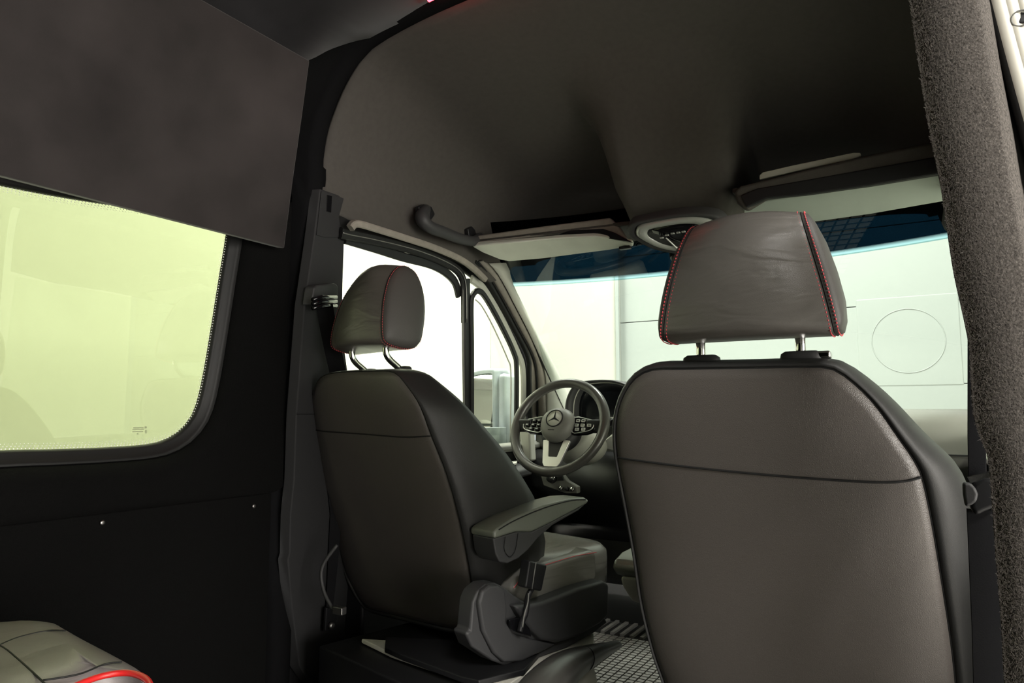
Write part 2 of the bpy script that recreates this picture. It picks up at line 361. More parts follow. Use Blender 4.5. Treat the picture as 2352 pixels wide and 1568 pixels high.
box('outer_skin', (-1.72, -.2, .25), (.03, 3.3, 1.0), M['paint'], wl); box('outer_skin_top', (-1.70, -.2, 1.62), (.03, 3.3, .4), M['paint'], wl); box('outer_skin_rear', (-1.70, -1.3, 1.0), (.03, 1.1, 1.7), M['paint'], wl)
# suede upper panel
up_ = slab('upper_panel', [(-1.525, -1.9, 1.325), (-1.525, .30, 1.325), (-1.525, .616, 1.3255), (-1.522, 1.314, 1.323), (-1.487, 1.305, 1.50), (-1.45, 1.298, 1.68), (-1.42, 1.292, 1.834), (-1.42, -1.9, 1.834)], (-.03, 0, .005), M['suede'], wl, bevel=.004)
struct(box('wall_back', (XC, -1.92, .95), (1.9, .05, 1.95), M['carpet']))
wr = thing('wall_right', None, None, (.2, -1.4, 0)); wr['kind'] = 'structure'
box('side_panel', (.19, -1.45, .9), (.06, .95, 1.8), M['carpet'], wr)
box('header_rail', (.17, 0, 1.80), (.08, 2.6, .18), M['carpet'], wr, bevel=.02)

# ---------------------------------------------------------------- cab headliner
prof = [(1, 0), (1, .12), (.998, .26), (.975, .45), (.94, .58), (.896, .70), (.85, .79), (.80, .86), (.72, .915), (.60, .95), (.45, .975), (.25, .993), (0, 1)]
prof = catmull([(a, b, 0) for a, b in prof], 5)
full = [(-p.x, p.y) for p in prof]+[(p.x, p.y) for p in prof[-2::-1]]
rows = []
for i in range(40):
    y = 1.43+i*(2.60-1.43)/39
    zc = interp(y, [(1.43, 1.95), (1.6, 1.92), (1.8, 1.875), (2.0, 1.82), (2.2, 1.75), (2.4, 1.67), (2.55, 1.58), (2.6, 1.53)])
    hw = interp(y, [(1.43, .772), (1.6, .765), (2.0, .755), (2.36, .735), (2.6, .70)])
    zb = interp(y, [(1.43, 1.47), (1.6, 1.445), (1.85, 1.443), (2.16, 1.42), (2.3, 1.38), (2.36, 1.40), (2.45, 1.47), (2.6, 1.50)])
    zbump = interp(y, [(1.43, 1.95), (1.6, 1.925), (1.75, 1.88), (1.85, 1.82), (1.93, 1.74), (2.0, 1.63), (2.06, 1.51), (2.11, 1.44), (2.36, 1.44), (2.45, 1.52), (2.6, 1.53)])
    row = []
    for a, b in full:
        x = XC+a*hw + (0 if a < .3 else .06*min(1, (a-.3)/.5)); z = zb+(zc-zb)*b
        xm = -.65; e = abs(x-xm); wd = interp(y, [(1.43, .36), (1.7, .31), (1.9, .265), (2.05, .225), (2.12, .20), (2.36, .19)])
        wsm = interp(y, [(1.43, .3), (1.75, .26), (1.9, .16), (2.0, .08), (2.1, .05), (2.36, .03)])
        k = 1-sstep(wd-wsm, wd+.02, e)
        if z > zbump: z = z+(zbump-z)*k
        row.append(V((x, y, z)))
    rows.append(row)
# refine across the middle so the bump is smooth
rows = [resample(r, 150) for r in rows]
struct(gridsurf('headliner', rows, M['headliner'], solid=.012))
box('roof_skin', (XC, .3, 2.06), (1.9, 4.6, .03), M['paint'])
bpy.data.objects['roof_skin']['kind'] = 'structure'; bpy.data.objects['roof_skin'].name = 'roof_outer'

# ---------------------------------------------------------------- left B pillar trim
tp = struct(thing('trim_1', None, None, (-1.5, 1.5, 0)))
def BP(px, py, off=0):                               # plane of the pillar: leans in with height
    n = V((1, .2, -.07)).normalized(); return onplane(px, py, V((-1.5+off, 1.46, 1.4)), n)
slab('pillar_cover', [BP(*q) for q in [(736, 433), (830, 466), (829, 500), (800, 525), (791, 560), (788, 650), (786, 760), (800, 860), (830, 1250), (830, 1600), (740, 1600), (700, 1548), (688, 1530), (672, 1400), (662, 1285), (666, 1270), (668, 1180), (676, 1100), (681, 952), (700, 700), (720, 560)]], (-.03, -.012, 0), M['trim_plastic'], tp, bevel=.004)
slab('upper_cap', [BP(*q, off=.004) for q in [(739, 438), (828, 468), (827, 498), (798, 522), (790, 545), (745, 545), (728, 540)]], (-.004, 0, 0), M['trim_plastic'], tp, bevel=.002)
slab('slot', [BP(*q, off=.006) for q in [(752, 447), (763, 450), (761, 488), (750, 485)]], (-.004, 0, 0), M['gloss'], tp, bevel=.001)
strip('cover_joint', [BP(*q, off=.003) for q in [(681, 951), (730, 951)]], .002, .002, (1, -.5, 0), M['seam'], tp)
# driver belt
sbl = thing('seat_belt', 'black seat belt hanging from a guide on the pillar beside the driver seat', 'seat belt', tuple(BP(745, 1440)))
slab('height_guide', [BP(*q, off=.03) for q in [(722, 660), (728, 654), (770, 650), (777, 655), (777, 690), (716, 700)]], (-.03, -.01, 0), M['plastic'], sbl, bevel=.005)
for i, y in enumerate([688, 698, 708]):
    tube('guide_loop', [BP(718, y, .045), BP(740, y-6, .05), BP(772, y-6, .045)], .006, M['gloss'], sbl, sides=8)
strip('webbing', [BP(745, 700, .03), BP(752, 740, .04), BP(764, 800, .05), BP(782, 880, .06), BP(800, 980, .05)], .048, .002, (.6, -.8, 0), M['webbing'], sbl)
strip('lower_webbing', [BP(760, 1050, .02), BP(772, 1180, .02), BP(765, 1290, .02), BP(757, 1400, .02)], [.04, .035, .03, .02], .002, (.6, -.8, 0), M['webbing'], sbl)
slab('anchor_plate', [BP(*q, off=.03) for q in [(750, 1395), (776, 1398), (775, 1425), (768, 1448), (747, 1450)]], (-.01, 0, 0), M['black'], sbl, bevel=.003)
p = BP(760, 1436, .035); loft('anchor_bolt', [[p+V((dx, r*math.cos(a), r*math.sin(a))) for a in [i*math.pi/6 for i in range(12)]] for dx, r in ((0, .011), (.006, .010), (.009, .006))], M['steel'], sbl)

# ---------------------------------------------------------------- left front door
def D(px, py, off=0):
    n = V((1, 0, -.16)).normalized(); return onplane(px, py, V((-1.58+off, 2, .9)), n)
DN = V((1, 0, -.16))
dr = struct(thing('door_1', None, None, (-1.6, 2.0, 0)))
ctop = catmull([D(*q) for q in [(780, 534), (800, 539), (860, 551), (938, 570), (1000, 592), (1040, 613), (1058, 634), (1064, 665), (1065, 740)]], 5)
strip('frame_back', catmull([D(*q, off=-.02) for q in [(770, 522), (860, 536), (938, 555), (1005, 575), (1055, 597), (1090, 622), (1112, 650)]], 5), .075, .012, DN, M['rubber'], dr)
strip('frame_back', catmull([D(*q, off=-.022) for q in [(1098, 640), (1128, 682), (1164, 744), (1198, 815), (1207, 850), (1207, 960), (1204, 1080)]], 5), .065, .012, DN, M['rubber'], dr)
strip('top_seal', ctop, .034, .012, DN, M['rubber'], dr)
tube('seal_highlight', [p+DN*.014 for p in ctop], .0026, M['steel'], dr, sides=6)  # bright tube put in as the white highlight line along the seal
clow = catmull([D(*q, off=-.015) for q in [(790, 548), (862, 570), (924, 590), (985, 606), (1020, 624), (1043, 648), (1052, 680)]], 5)
strip('glass_channel', clow, .032, .012, DN, M['black'], dr)
strip('divider_bar', [D(1067, 640, -.01), D(1068, 800, -.01), D(1071, 1000, -.01), D(1074, 1120, -.01)], .040, .016, DN, M['black'], dr)
tube('divider_highlight', [D(1063, 640, .008), D(1064, 800, .008), D(1067, 1000, .008), D(1069, 1100, .008)], .0035, M['plastic_mid'], dr, sides=6)  # grey tube painted in as the highlight down the divider bar
qs = catmull([D(*q) for q in [(1080, 1000), (1080, 800), (1079, 700), (1084, 676), (1096, 668), (1112, 682), (1145, 740), (1177, 808), (1184, 850), (1183, 1000), (1182, 1060)]], 5)
strip('quarter_seal', qs, .022, .014, DN, M['rubber'], dr)
tube('quarter_lip', catmull([D(*q, off=.0) for q in [(1092, 688), (1108, 705), (1135, 755), (1165, 822), (1173, 850), (1173, 940), (1172, 1015)]], 5), .003, M['plastic_light'], dr, sides=6)
fr = [(1080, 640), (1094, 650), (1112, 668), (1152, 736), (1188, 812), (1199, 850), (1200, 930), (1196, 1050)]
strip('door_frame', catmull([D(*q, off=-.006) for q in fr], 5), [.032]*36, .012, DN, M['plastic_light'], dr)
gl = [D(*q, off=-.03) for q in [(770, 520), (1060, 600), (1110, 640), (1200, 820), (1200, 1070), (770, 1100)]]
add('door_glass', gl+[p-DN*.004 for p in gl], loftdata([gl, gl])[1], M['glass_door'], dr, smooth=False)
# lower door shell, sill, switches
slab('door_panel', [(-1.56, 1.70, 0), (-1.56, 3.0, 0), (-1.56, 3.0, .70), (-1.56, 1.70, .70)], (-.08, 0, 0), M['black'], dr, bevel=.01)
slab('window_sill', [(-1.60, 1.72, .70), (-1.60, 3.0, .70), (-1.555, 3.0, .715), (-1.535, 2.8, .70), (-1.535, 1.72, .70)], (0, 0, .03), M['plastic_mid'], dr, bevel=.012)
box('sill', (-1.675, 2.2, .16), (.07, 1.62, .42), M['black'], dr)
arm = slab('armrest_ledge', [(-1.56, 1.7, .615), (-1.56, 2.66, .615), (-1.46, 2.62, .60), (-1.44, 2.3, .59), (-1.46, 1.7, .59)], (0, 0, .035), M['plastic'], dr, bevel=.012)
swp = slab('switch_panel', [at(x, y, Z=.658) for x, y in [(1112, 1048), (1180, 1042), (1190, 1054), (1186, 1062), (1130, 1074)]], (0, 0, -.01), M['plastic_light'], dr, bevel=.003)
for x, y in [(1133, 1057), (1146, 1054), (1160, 1055), (1172, 1050)]:
    p = at(x, y, Z=.664); box('window_switch', p, (.035, .028, .012), M['plastic_mid'], swp, bevel=.004)
strip('chrome_edge', [at(x, y, Z=.60) for x, y in [(1140, 1096), (1175, 1088), (1210, 1078)]], .006, .004, (0, 0, 1), M['satin'], dr)
box('outer_skin', (-1.68, 2.3, .3), (.03, 1.7, 1.0), M['housing'], dr)

# ---------------------------------------------------------------- A pillar, left
ap = struct(thing('trim_2', None, None, (-1.5, 2.4, .7)))
L0 = [D(*q, off=.0) for q in [(1084, 604), (1106, 630), (1130, 668), (1170, 740), (1206, 812), (1214, 850), (1218, 960)]]
L1 = [D(*q, off=.02) for q in [(1098, 602), (1122, 632), (1150, 680), (1188, 750), (1222, 815), (1232, 860), (1234, 960)]]
L2 = [at(*q, X=x) for q, x in [((1120, 604), -1.46), ((1146, 634), -1.465), ((1176, 690), -1.47), ((1214, 764), -1.49), ((1240, 825), -1.51), ((1252, 870), -1.52), ((1256, 960), -1.53)]]
L3 = [at(*q, X=x) for q, x in [((1165, 604), -1.455), ((1171, 645), -1.455), ((1205, 716), -1.47), ((1238, 780), -1.49), ((1268, 838), -1.51), ((1298, 895), -1.53), ((1325, 950), -1.54)]]
S = lambda l: resample(catmull(l, 4), 24)
strip('door_gasket', S([D(*q, off=.005) for q in [(1085, 600), (1106, 628), (1134, 676), (1174, 748), (1208, 816), (1212, 860), (1214, 1000)]]), .014, .018, DN, M['rubber'], ap)
gridsurf('pillar_side', [S(L0), S(L1)], M['visor_trim'], ap, solid=.01)
gridsurf('pillar_face', [S(L1), S([a.lerp(b, .5)+V((.012, -.012, 0)) for a, b in zip(L1, L2)]), S(L2)], M['visor_trim'], ap, solid=.01)
gridsurf('pillar_front', [S(L2), S([a.lerp(b, .5)+V((.006, -.006, 0)) for a, b in zip(L2, L3)]), S(L3)], M['plastic_light'], ap, solid=.01)
tube('pillar_seam', S([p+V((.004, -.006, 0)) for p in L1]), .004, M['seam'], ap, sides=6)
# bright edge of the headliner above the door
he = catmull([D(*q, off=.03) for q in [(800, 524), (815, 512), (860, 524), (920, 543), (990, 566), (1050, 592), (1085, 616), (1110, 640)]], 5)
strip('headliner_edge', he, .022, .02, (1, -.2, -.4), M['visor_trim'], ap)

# ---------------------------------------------------------------- windscreen
w1 = struct(thing('window_1', None, None, (XC, 2.6, .9)))
def WS(x, z, off=0):
    e = (x-XC)/.80; hwd = 1+ (1.48-z)*.10
    return V((XC+(x-XC)*hwd, 2.50+(1.45-z)*1.15-.13*abs(e)**2.4-off, z))
xs = [XC-.745+i*(1.60)/40 for i in range(41)]
def wsgrid(z0, z1, n, off): return [[WS(x, lerp(z0, z1, j/n), off) for x in xs] for j in range(n+1)]
gridsurf('windscreen_glass', wsgrid(.86, 1.392, 10, 0), M['glass_front'], w1)
gridsurf('shade_band', wsgrid(1.388, 1.60, 6, .004), M['glass_band'], w1)
tube('edge_rubber', [WS(xs[0], lerp(.88, 1.5, j/12), .01) for j in range(13)], .004, M['rubber'], w1, sides=8)
# rain sensor / mirror foot behind the band
p = WS(-.70, 1.46, .03); box('sensor_cover', p, (.18, .05, .09), M['gloss'], w1, bevel=.02)
# cab roof front rail so that no light leaks above the windscreen
struct(box('roof_rail', (XC, 2.56, 1.60), (1.7, .16, .03), M['headliner'], bevel=.01))

# ---------------------------------------------------------------- dashboard
db = thing('dashboard', 'dark dashboard running under the windscreen behind the steering wheel', 'dashboard', (XC, 2.9, 0))
pr = [(3.20, .88), (3.05, .875), (2.93, .868), (2.86, .85), (2.835, .80), (2.83, .722), (2.84, .70), (2.90, .60), (2.95, .3), (3.2, .05)]
pts = catmull([(0, a, b) for a, b in pr], 4)
gridsurf('dash_shell', [[V((x, p.y-(.04 if abs(x-XC) < .5 else 0)*0, p.z)) for p in pts] for x in (-1.56, -1.4, -1.0, -.6, -.2, .16)], M['plastic_mid'], db, solid=-.02)
gridsurf('knee_panel', [[V((x, y, z)) for y, z in ((2.80, .70), (2.70, .66), (2.66, .55), (2.72, .40), (2.95, .3))] for x in (-1.54, -1.0, -.5, -.45)], M['black'], db, solid=-.02)
add('fascia_line', *stripdata([V((x, 2.826, .722)) for x in (-1.4, -.7, .15)], .006, .003, (0, -1, 0)), M['seam'], db, smooth=False)
# instrument hood
hood_px = [(1298, 985), (1297, 950), (1301, 915), (1318, 884), (1345, 874), (1400, 872), (1440, 883), (1468, 905), (1490, 950), (1495, 1000)]
h0 = resample(catmull([at(*q, Y=2.60) for q in hood_px], 5), 44)
hc = sum(h0, V())/len(h0)
def sh(l, s, y): return [V((hc.x+(p.x-hc.x)*s, y, hc.z+(p.z-hc.z)*s)) for p in l]
gridsurf('instrument_hood', [sh(h0, .97, 2.86), sh(h0, 1.02, 2.66), sh(h0, 1.0, 2.60), sh(h0, .95, 2.595), sh(h0, .87, 2.62), sh(h0, .80, 2.68)], M['plastic'], db)
s0 = sh(h0, .84, 2.668); add('instrument_screen', s0+[p+V((0, .02, 0)) for p in s0], loftdata([s0, s0])[1], M['screen'], db, smooth=False)
tube('screen_rim', sh(h0, .86, 2.63), .003, M['plastic_light'], db, sides=6)
add('pointer_mark', *stripdata([at(1402, 959, Y=2.66), at(1412, 959, Y=2.66)], .006, .002, (0, -1, 0)), M['white'], db)
tube('column_stalk', [at(1375, 990, Y=2.45), at(1395, 975, Y=2.42), at(1420, 962, Y=2.40)], [.008, .010, .012], M['black'], db, sides=10)
slab('centre_trim', [at(*q, Y=2.62) for q in [(1386, 1022), (1390, 1008), (1410, 992), (1450, 985), (1450, 1045), (1390, 1032)]], (0, .05, 0), M['satin'], db, bevel=.008)
# left vent and light switches
slab('side_vent', [at(*q, Y=2.66) for q in [(1192, 985), (1216, 985), (1220, 1060), (1200, 1056)]], (0, .05, 0), M['plastic_light'], db, bevel=.01)
cp = slab('light_switch_panel', [at(*q, Y=2.55) for q in [(1241, 1090), (1290, 1088), (1302, 1104), (1326, 1118), (1326, 1133), (1300, 1133), (1248, 1115)]], (0, .03, 0), M['plastic_mid'], db, bevel=.004)
def knob(px, py, Y, r, h, m, par, name='knob', axis=V((0, -1, .25))):
    p = at(px, py, Y=Y); ax = axis.normalized(); a = ax.orthogonal().normalized(); b = ax.cross(a)
    return loft(name, [[p+ax*d+(a*math.cos(t)+b*math.sin(t))*q for t in [i*math.pi/10 for i in range(20)]] for d, q in ((0, r), (h*.8, r*.92), (h, r*.75))], m, par)
knob(1269, 1098, 2.548, .021, .022, M['black'], cp); knob(1269, 1096, 2.53, .012, .006, M['chrome'], cp, 'knob_cap')
slab('push_button', [at(*q, Y=2.545) for q in [(1281, 1092), (1294, 1092), (1297, 1103), (1283, 1103)]], (0, -.008, 0), M['black'], cp, bevel=.002)
for x in (1289, 1303, 1315): knob(x, 1121+(x-1289)*.1, 2.548, .009, .010, M['chrome'] if x != 1303 else M['black'], cp, 'round_switch')

# ---------------------------------------------------------------- steering wheel
sa = math.radians(27); SC = V((-1.205, 2.365, .815)); ex = V((1, 0, 0)); eu = V((0, math.sin(sa), math.cos(sa))); en = V((0, -math.cos(sa), math.sin(sa)))
def sw(x, y, z=0): return SC+ex*x+eu*y+en*z
st = thing('steering_wheel', 'black leather steering wheel with silver lower spoke and a three pointed star on the hub', 'steering wheel', tuple(SC))
R_ = .185
rim = [sw(R_*math.cos(t), R_*math.sin(t)) for t in [i*2*math.pi/96 for i in range(96)]]
tube('rim', rim, [.0178+.0025*math.exp(-((abs((math.degrees(i*2*math.pi/96)+90) % 360-180)-80)/22)**2) for i in range(96)], M['rim'], st, sides=16, closed=True)
def disc(name, fn, rs, m, par, n=40): return loft(name, [[fn(r*math.cos(t), r*math.sin(t)*ry, z) for t in [i*2*math.pi/n for i in range(n)]] for r, ry, z in rs], m, par)
hub = disc('hub', lambda x, y, z: sw(x*(1+.14*max(0, y/.07)), y, z), [(.055, 1, -.05), (.066, 1.02, -.01), (.068, 1.02, .01), (.062, 1.02, .028), (.048, 1.0, .038), (.03, 1, .042), (.002, 1, .043)], M['plastic_mid'], st)
tube('emblem_ring', [sw(.0335*math.cos(t), .012+.0335*math.sin(t), .0435) for t in [i*2*math.pi/48 for i in range(48)]], .0022, M['seam'], hub, sides=8, closed=True)
disc('emblem_disc', lambda x, y, z: sw(x, y+.012, z), [(.032, 1, .038), (.031, 1, .044), (.002, 1, .0445)], M['plastic_light'], hub)
sv = []
for k in range(3):
    a = math.pi/2+k*2*math.pi/3; u = V((math.cos(a), math.sin(a), 0)); n2 = V((-u.y, u.x, 0))
    q = lambda c: sw(c.x, c.y+.012, c.z)
    sv.append(([q(n2*.0045+V((0, 0, .0455))), q(u*.031+V((0, 0, .0455))), q(-n2*.0045+V((0, 0, .0455))), q(-u*.004+V((0, 0, .047)))], [(0, 1, 3), (1, 2, 3)]))
add('emblem_star', *join(sv), M['seam'], hub, smooth=False)
add('airbag_mark', *stripdata([sw(-.018, -.034, .0405), sw(.008, -.034, .0405)], .003, .001, en), M['seam'], hub, smooth=False)
disc('hub_back', lambda x, y, z: sw(x, y-.012, z), [(.05, 1, -.08), (.078, .95, -.05), (.078, .95, -.015), (.06, .95, .0)], M['plastic'], st)
disc('column_shroud', lambda x, y, z: sw(x, y+.01, z), [(.11, .7, -.22), (.105, .72, -.15), (.098, .74, -.09), (.085, .74, -.075)], M['plastic_light'], st)
for s in (-1, 1):
    sp = slab('button_spoke', [sw(s*a, b, .006) for a, b in [(.055, .040), (.125, .030), (.150, .026), (.160, .0), (.152, -.018), (.120, -.030), (.060, -.034)]], -en*.022, M['gloss'], st, bevel=.006)
    box('spoke_arm', sw(s*.145, .004, -.006), (.06, .03, .05), M['black'], st, bevel=.008)
    rim_ = [sw(s*a, b, .009) for a, b in [(.064, .032), (.118, .026), (.140, .02), (.148, .0), (.138, -.018), (.108, -.026), (.066, -.028)]]
    tube('pad_edge', catmull(rim_, 3, True), .0018, M['satin'], sp, sides=6, closed=True)
    for i, (a, b) in enumerate([(.082, .018), (.104, .018), (.126, .014), (.080, .0), (.104, .0), (.130, .0), (.084, -.017), (.110, -.016)]):
        R3 = Matrix((ex, eu, en)).transposed()
        box('button', sw(s*a, b, .010), (.016, .012, .005), M['satin'] if s > 0 else M['black'], sp, bevel=.002, R=R3)
        box('button_mark', sw(s*a, b, .0135), (.009, .003, .001), M['white'] if s < 0 else M['seam'], sp, bevel=0, R=R3)
slab('lower_spoke', [sw(a, b, .004) for a, b in [(-.050, -.060), (-.026, -.055), (-.012, -.125), (.022, -.125), (.036, -.055), (.062, -.060), (.040, -.150), (.030, -.165), (-.022, -.165), (-.032, -.150)]], -en*.012, M['satin'], st, bevel=.002)
slab('spoke_infill', [sw(a, b, .0) for a, b in [(-.026, -.055), (-.012, -.125), (.022, -.125), (.036, -.055)]], -en*.01, M['black'], st, bevel=.002)

# ---------------------------------------------------------------- outside mirror
om = thing('side_mirror', 'pale blue grey outside mirror beyond the door quarter window with a lower wide angle glass', 'mirror', (-1.76, 2.75, .68))
mo = [(-1.872, .70), (-1.880, .86), (-1.876, .98), (-1.852, 1.035), (-1.80, 1.052), (-1.735, 1.055), (-1.725, 1.04), (-1.722, .86), (-1.724, .72), (-1.74, .69), (-1.80, .683)]
mo = resample(catmull([(a, 2.72, b) for a, b in mo], 5, True), 60, True)
mc = sum(mo, V())/60
mn = V((.44, -1.82, .12)).normalized()
def msh(s, d, dx=0): return [mc+(p-mc)*s+V((dx, d, 0)) for p in mo]
loft('mirror_housing', [msh(.95, 0), msh(1.03, -.006), msh(1.08, .01), msh(1.08, .06, .035), msh(.95, .12, .05), msh(.6, .16, .05)], M['housing'], om, caps=(False, True))
box('mirror_side', (-1.685, 2.78, .87), (.045, .10, .35), M['housing'], om, bevel=.02)
def mglass(name, z0, z1):
    q = [p for p in mo]; v = []
    for p in mo:
        z = min(max(mc.z+(p.z-mc.z)*.93, z0), z1); x = mc.x+(p.x-mc.x)*.93
        v.append(V((x, 2.722-(x-mc.x)*0+ (x-mc.x)*.275+(z-mc.z)*.09, z)))
    add(name, v+[p+V((0, .004, 0)) for p in v], loftdata([v, v])[1], M['mirror'], om, smooth=False)
mglass('upper_glass', .815, 2); mglass('lower_glass', 0, .803)
box('mirror_arm', (-1.70, 2.70, .67), (.22, .08, .05), M['housing'], om, bevel=.015)

# ---------------------------------------------------------------- seats
class Frame:
    def __init__(s, o, deg, k): s.o = V(o); a = math.radians(deg); s.ex = V((math.cos(a), -math.sin(a), 0)); s.ey = V((math.sin(a), math.cos(a), 0)); s.k = k
    def __call__(s, x, y, z): return V((s.o.x, s.o.y, 0))+s.ex*x+s.ey*y+V((0, 0, z))
    def loc(s, p): d = V((p.x-s.o.x, p.y-s.o.y, 0)); return V((d.dot(s.ex), d.dot(s.ey), p.z))
    def back(s, px, py, off=0):                      # a pixel onto the leaning back plane -> local
        n = s.ey+V((0, 0, s.k)); return s.loc(onplane(px, py, s(0, off, s.o.z), n))
    def side(s, px, py, x): return onplane(px, py, s(x, 0, 0), s.ex)
def seat_back(fr, px, thick, outw, par, mL, mS, seam_px, ycurve=.0):
    lp = resample(catmull([fr.back(*q) for q in px], 6, True), 132, True)
    c = sum(lp, V())/len(lp)
    def yb(z): return fr.k*(fr.o.z-z)
    zt = max(p.z for p in lp)
    # 2-D outward normals
    nr = []
    for i in range(len(lp)):
        t = lp[(i+2) % len(lp)]-lp[i-2]; n = V((t.z, 0, -t.x)).normalized()
        if n.dot(V((lp[i].x-c.x, 0, lp[i].z-c.z))) < 0: n = -n
        nr.append(n)
    def ring(off, dy, sc=None):
        out = []
        for p, n in zip(lp, nr):
            if sc is not None: q = V((c.x+(p.x-c.x)*sc, 0, c.z+(p.z-c.z)*sc))
            else: q = V((p.x+n.x*off, 0, p.z+n.z*off))
            th = thick(zt-p.z)
            d = dy*th if dy > 0 else dy
            out.append(fr(q.x, yb(q.z)+d, q.z))
        return out
    b = .024
    loops = [ring(0, -b, .02), ring(0, -b, .3), ring(0, -b*.97, .55), ring(0, -b*.85, .75), ring(0, -b*.62, .88), ring(0, -b*.38, .95), ring(-.0012, -.0035), ring(-.0006, .0)]
    loft('back_panel', loops, mL, par, caps=(True, False))
    lo2 = []
    def r2(kf, dy, extra=0): return [fr(p.x+n.x*outw(n, zt-p.z)*kf+n.x*extra, yb(p.z+n.z*outw(n, zt-p.z)*kf)+dy*thick(zt-p.z), p.z+n.z*outw(n, zt-p.z)*kf+n.z*extra) for p, n in zip(lp, nr)]
    lo2 = [r2(0, .03, .0004), r2(.0, -.005, .0008), r2(.08, -.03, .0008), r2(.22, -.03), r2(.42, .02), r2(.65, .12), r2(.85, .3), r2(1, .55), r2(.95, .8), r2(.6, .96), r2(0, 1.0), r2(0, .98, -.04), r2(0, .9, -.10)]
    loft('side_bolster', lo2, mS, par, caps=(False, True))
    tube('panel_seam', [fr(p.x, yb(p.z)-.0005, p.z) for p in lp], .0018, M['seam'], par, sides=6, closed=True)
    sp = []
    for q in catmull([fr.back(*q) for q in seam_px], 6):
        an = math.atan2(q.z-c.z, q.x-c.x)
        e = min(lp, key=lambda p: abs((math.atan2(p.z-c.z, p.x-c.x)-an+math.pi) % (2*math.pi)-math.pi))
        e = min(1, math.hypot(q.x-c.x, q.z-c.z)/math.hypot(e.x-c.x, e.z-c.z))
        d = -b*interp(e, [(0, 1), (.3, 1), (.55, .97), (.75, .85), (.88, .62), (.95, .38), (1, .1)])
        sp.append(fr(q.x, yb(q.z)+d-.0012, q.z))
    tube('cross_seam', sp, .0018, M['seam'], par, sides=6)
    return lp, c
def headrest(fr, cx, cz, y0, hb, ht, H, par, tilt=0, deep=1, rt=1, mL='leather_fold'):
    """cushion with side panels and double red stitching; local x, y, z about (cx, y0, cz)"""
    pf = [(-.046, .0), (-.053, .025), (-.054, .06), (-.050, .10), (-.038, .145), (-.016, .178), (.012, .190), (.036, .180), (.054, .145), (.060, .10), (.056, .05), (.046, .012), (.02, -.004), (-.02, -.006)]
    sc_ = H/.19
    pf = [(a*deep, b*sc_) for a, b in pf]
    pf = [(p.x, p.y) for p in resample(catmull([(a, b, 0) for a, b in pf], 6, True), 72, True)]
    ca, sa_ = math.cos(tilt), math.sin(tilt)
    def L(x, y, z): return fr(cx+x, y0+y*ca+z*sa_, cz+z*ca-y*sa_)
    def hw(z): return lerp(hb, ht, min(max(z/H, 0), 1)**1.25)
    pc = (0.003, H*.47)
    def ring(s, k, dx=0, sgn=0):
        return [L(s*hw(pc[1]+(b-pc[1])*k)+sgn*dx, pc[0]+(a-pc[0])*k-(.024*max(0, 1-s*s/.95) if a < 0 else 0), pc[1]+(b-pc[1])*k+(0 if b < H*.6 else .006*(1-s*s))) for a, b in pf]
    loops = [ring(s, k) for s, k in [(-1, .986), (-.99, .996), (-.93, 1), (-.75, 1), (-.45, 1), (-.15, 1), (.15, 1), (.45, 1), (.75, 1), (.93, 1), (.99, .996), (1, .986)]]
    loft('cushion', loops, M[mL], par, caps=(False, False))
    for s in (-1, 1):
        loft('side_panel', [ring(s, .986, 0, s), ring(s, .990, .0015, s), ring(s, .955, .010, s), ring(s, .8, .016, s), ring(s, .5, .021, s), ring(s, .05, .023, s)], M['leather_plain'], par, caps=(False, True))
        tube('side_seam', ring(s, .989, .0006, s), .0011, M['seam'], par, sides=6, closed=True)
        st_ = []
        for off, kk in ((-.0045, .993), (.006, .982)):
            path = resample([L(s*(hw(b)*1+off), pc[0]+(a-pc[0])*kk*1.012, pc[1]+(b-pc[1])*kk*1.012) for a, b in pf], 92, True)
            for i, p in enumerate(path):
                q = path[(i+1) % 92]; d = q-p; m1 = p+d*.12; m2 = p+d*.74
                st_.append(tubedata([m1, m1.lerp(m2, .5), m2], [.0007*rt, .00125*rt, .0007*rt], 5))
        o = add('red_stitching', *join(st_), M['red'], par)
    return L
def collar(fr, x, y, z, par, wide=.030):
    lo = []
    for dz, k in ((-.004, 1.0), (.0, 1.06), (.009, 1.0), (.013, .8)):
        lo.append([fr(x+wide*k*math.copysign(abs(math.cos(t))**.6, math.cos(t)), y+.014*k*math.copysign(abs(math.sin(t))**.6, math.sin(t)), z+dz) for t in [i*2*math.pi/28 for i in range(28)]])
    loft('rod_collar', lo, M['plastic'], par)

# ---- passenger seat (nearest)
FP = Frame((-.245, 1.14, .94), 0, .35)
ps = thing('passenger_seat', 'near black leather passenger seat on the right, seen from behind, red stitched headrest above it', 'seat', (-.22, 1.5, 0))
ppx = [(1500, 850), (1560, 848), (1700, 846), (1860, 843), (1912, 848), (1960, 880), (2010, 930), (2060, 1000), (2098, 1055), (2117, 1095), (2140, 1200), (2165, 1350), (2183, 1470), (2195, 1580), (2200, 1700), (2150, 1800),
       (1900, 1830), (1620, 1790), (1560, 1700), (1532, 1580), (1505, 1500), (1478, 1390), (1460, 1270), (1440, 1160), (1421, 1060), (1416, 1000), (1420, 950), (1435, 905), (1462, 868)]
def out_p(n, d):
    k = sstep(.1, .95, n.z)
    return lerp(.022+.036*sstep(0, .22, d) if n.x > 0 else .022, .018, k)
seat_back(FP, ppx, lambda d: interp(d, [(0, .10), (.15, .15), (.35, .20), (.7, .22)]), out_p, ps, M['leather'], M['leather_side'],
          [(1421, 1050), (1500, 1059), (1600, 1071), (1750, 1086), (1900, 1098), (2020, 1105), (2080, 1103), (2116, 1095)])
hrp = headrest(FP, .0, .992, .03, .129, .083, .198, ps)
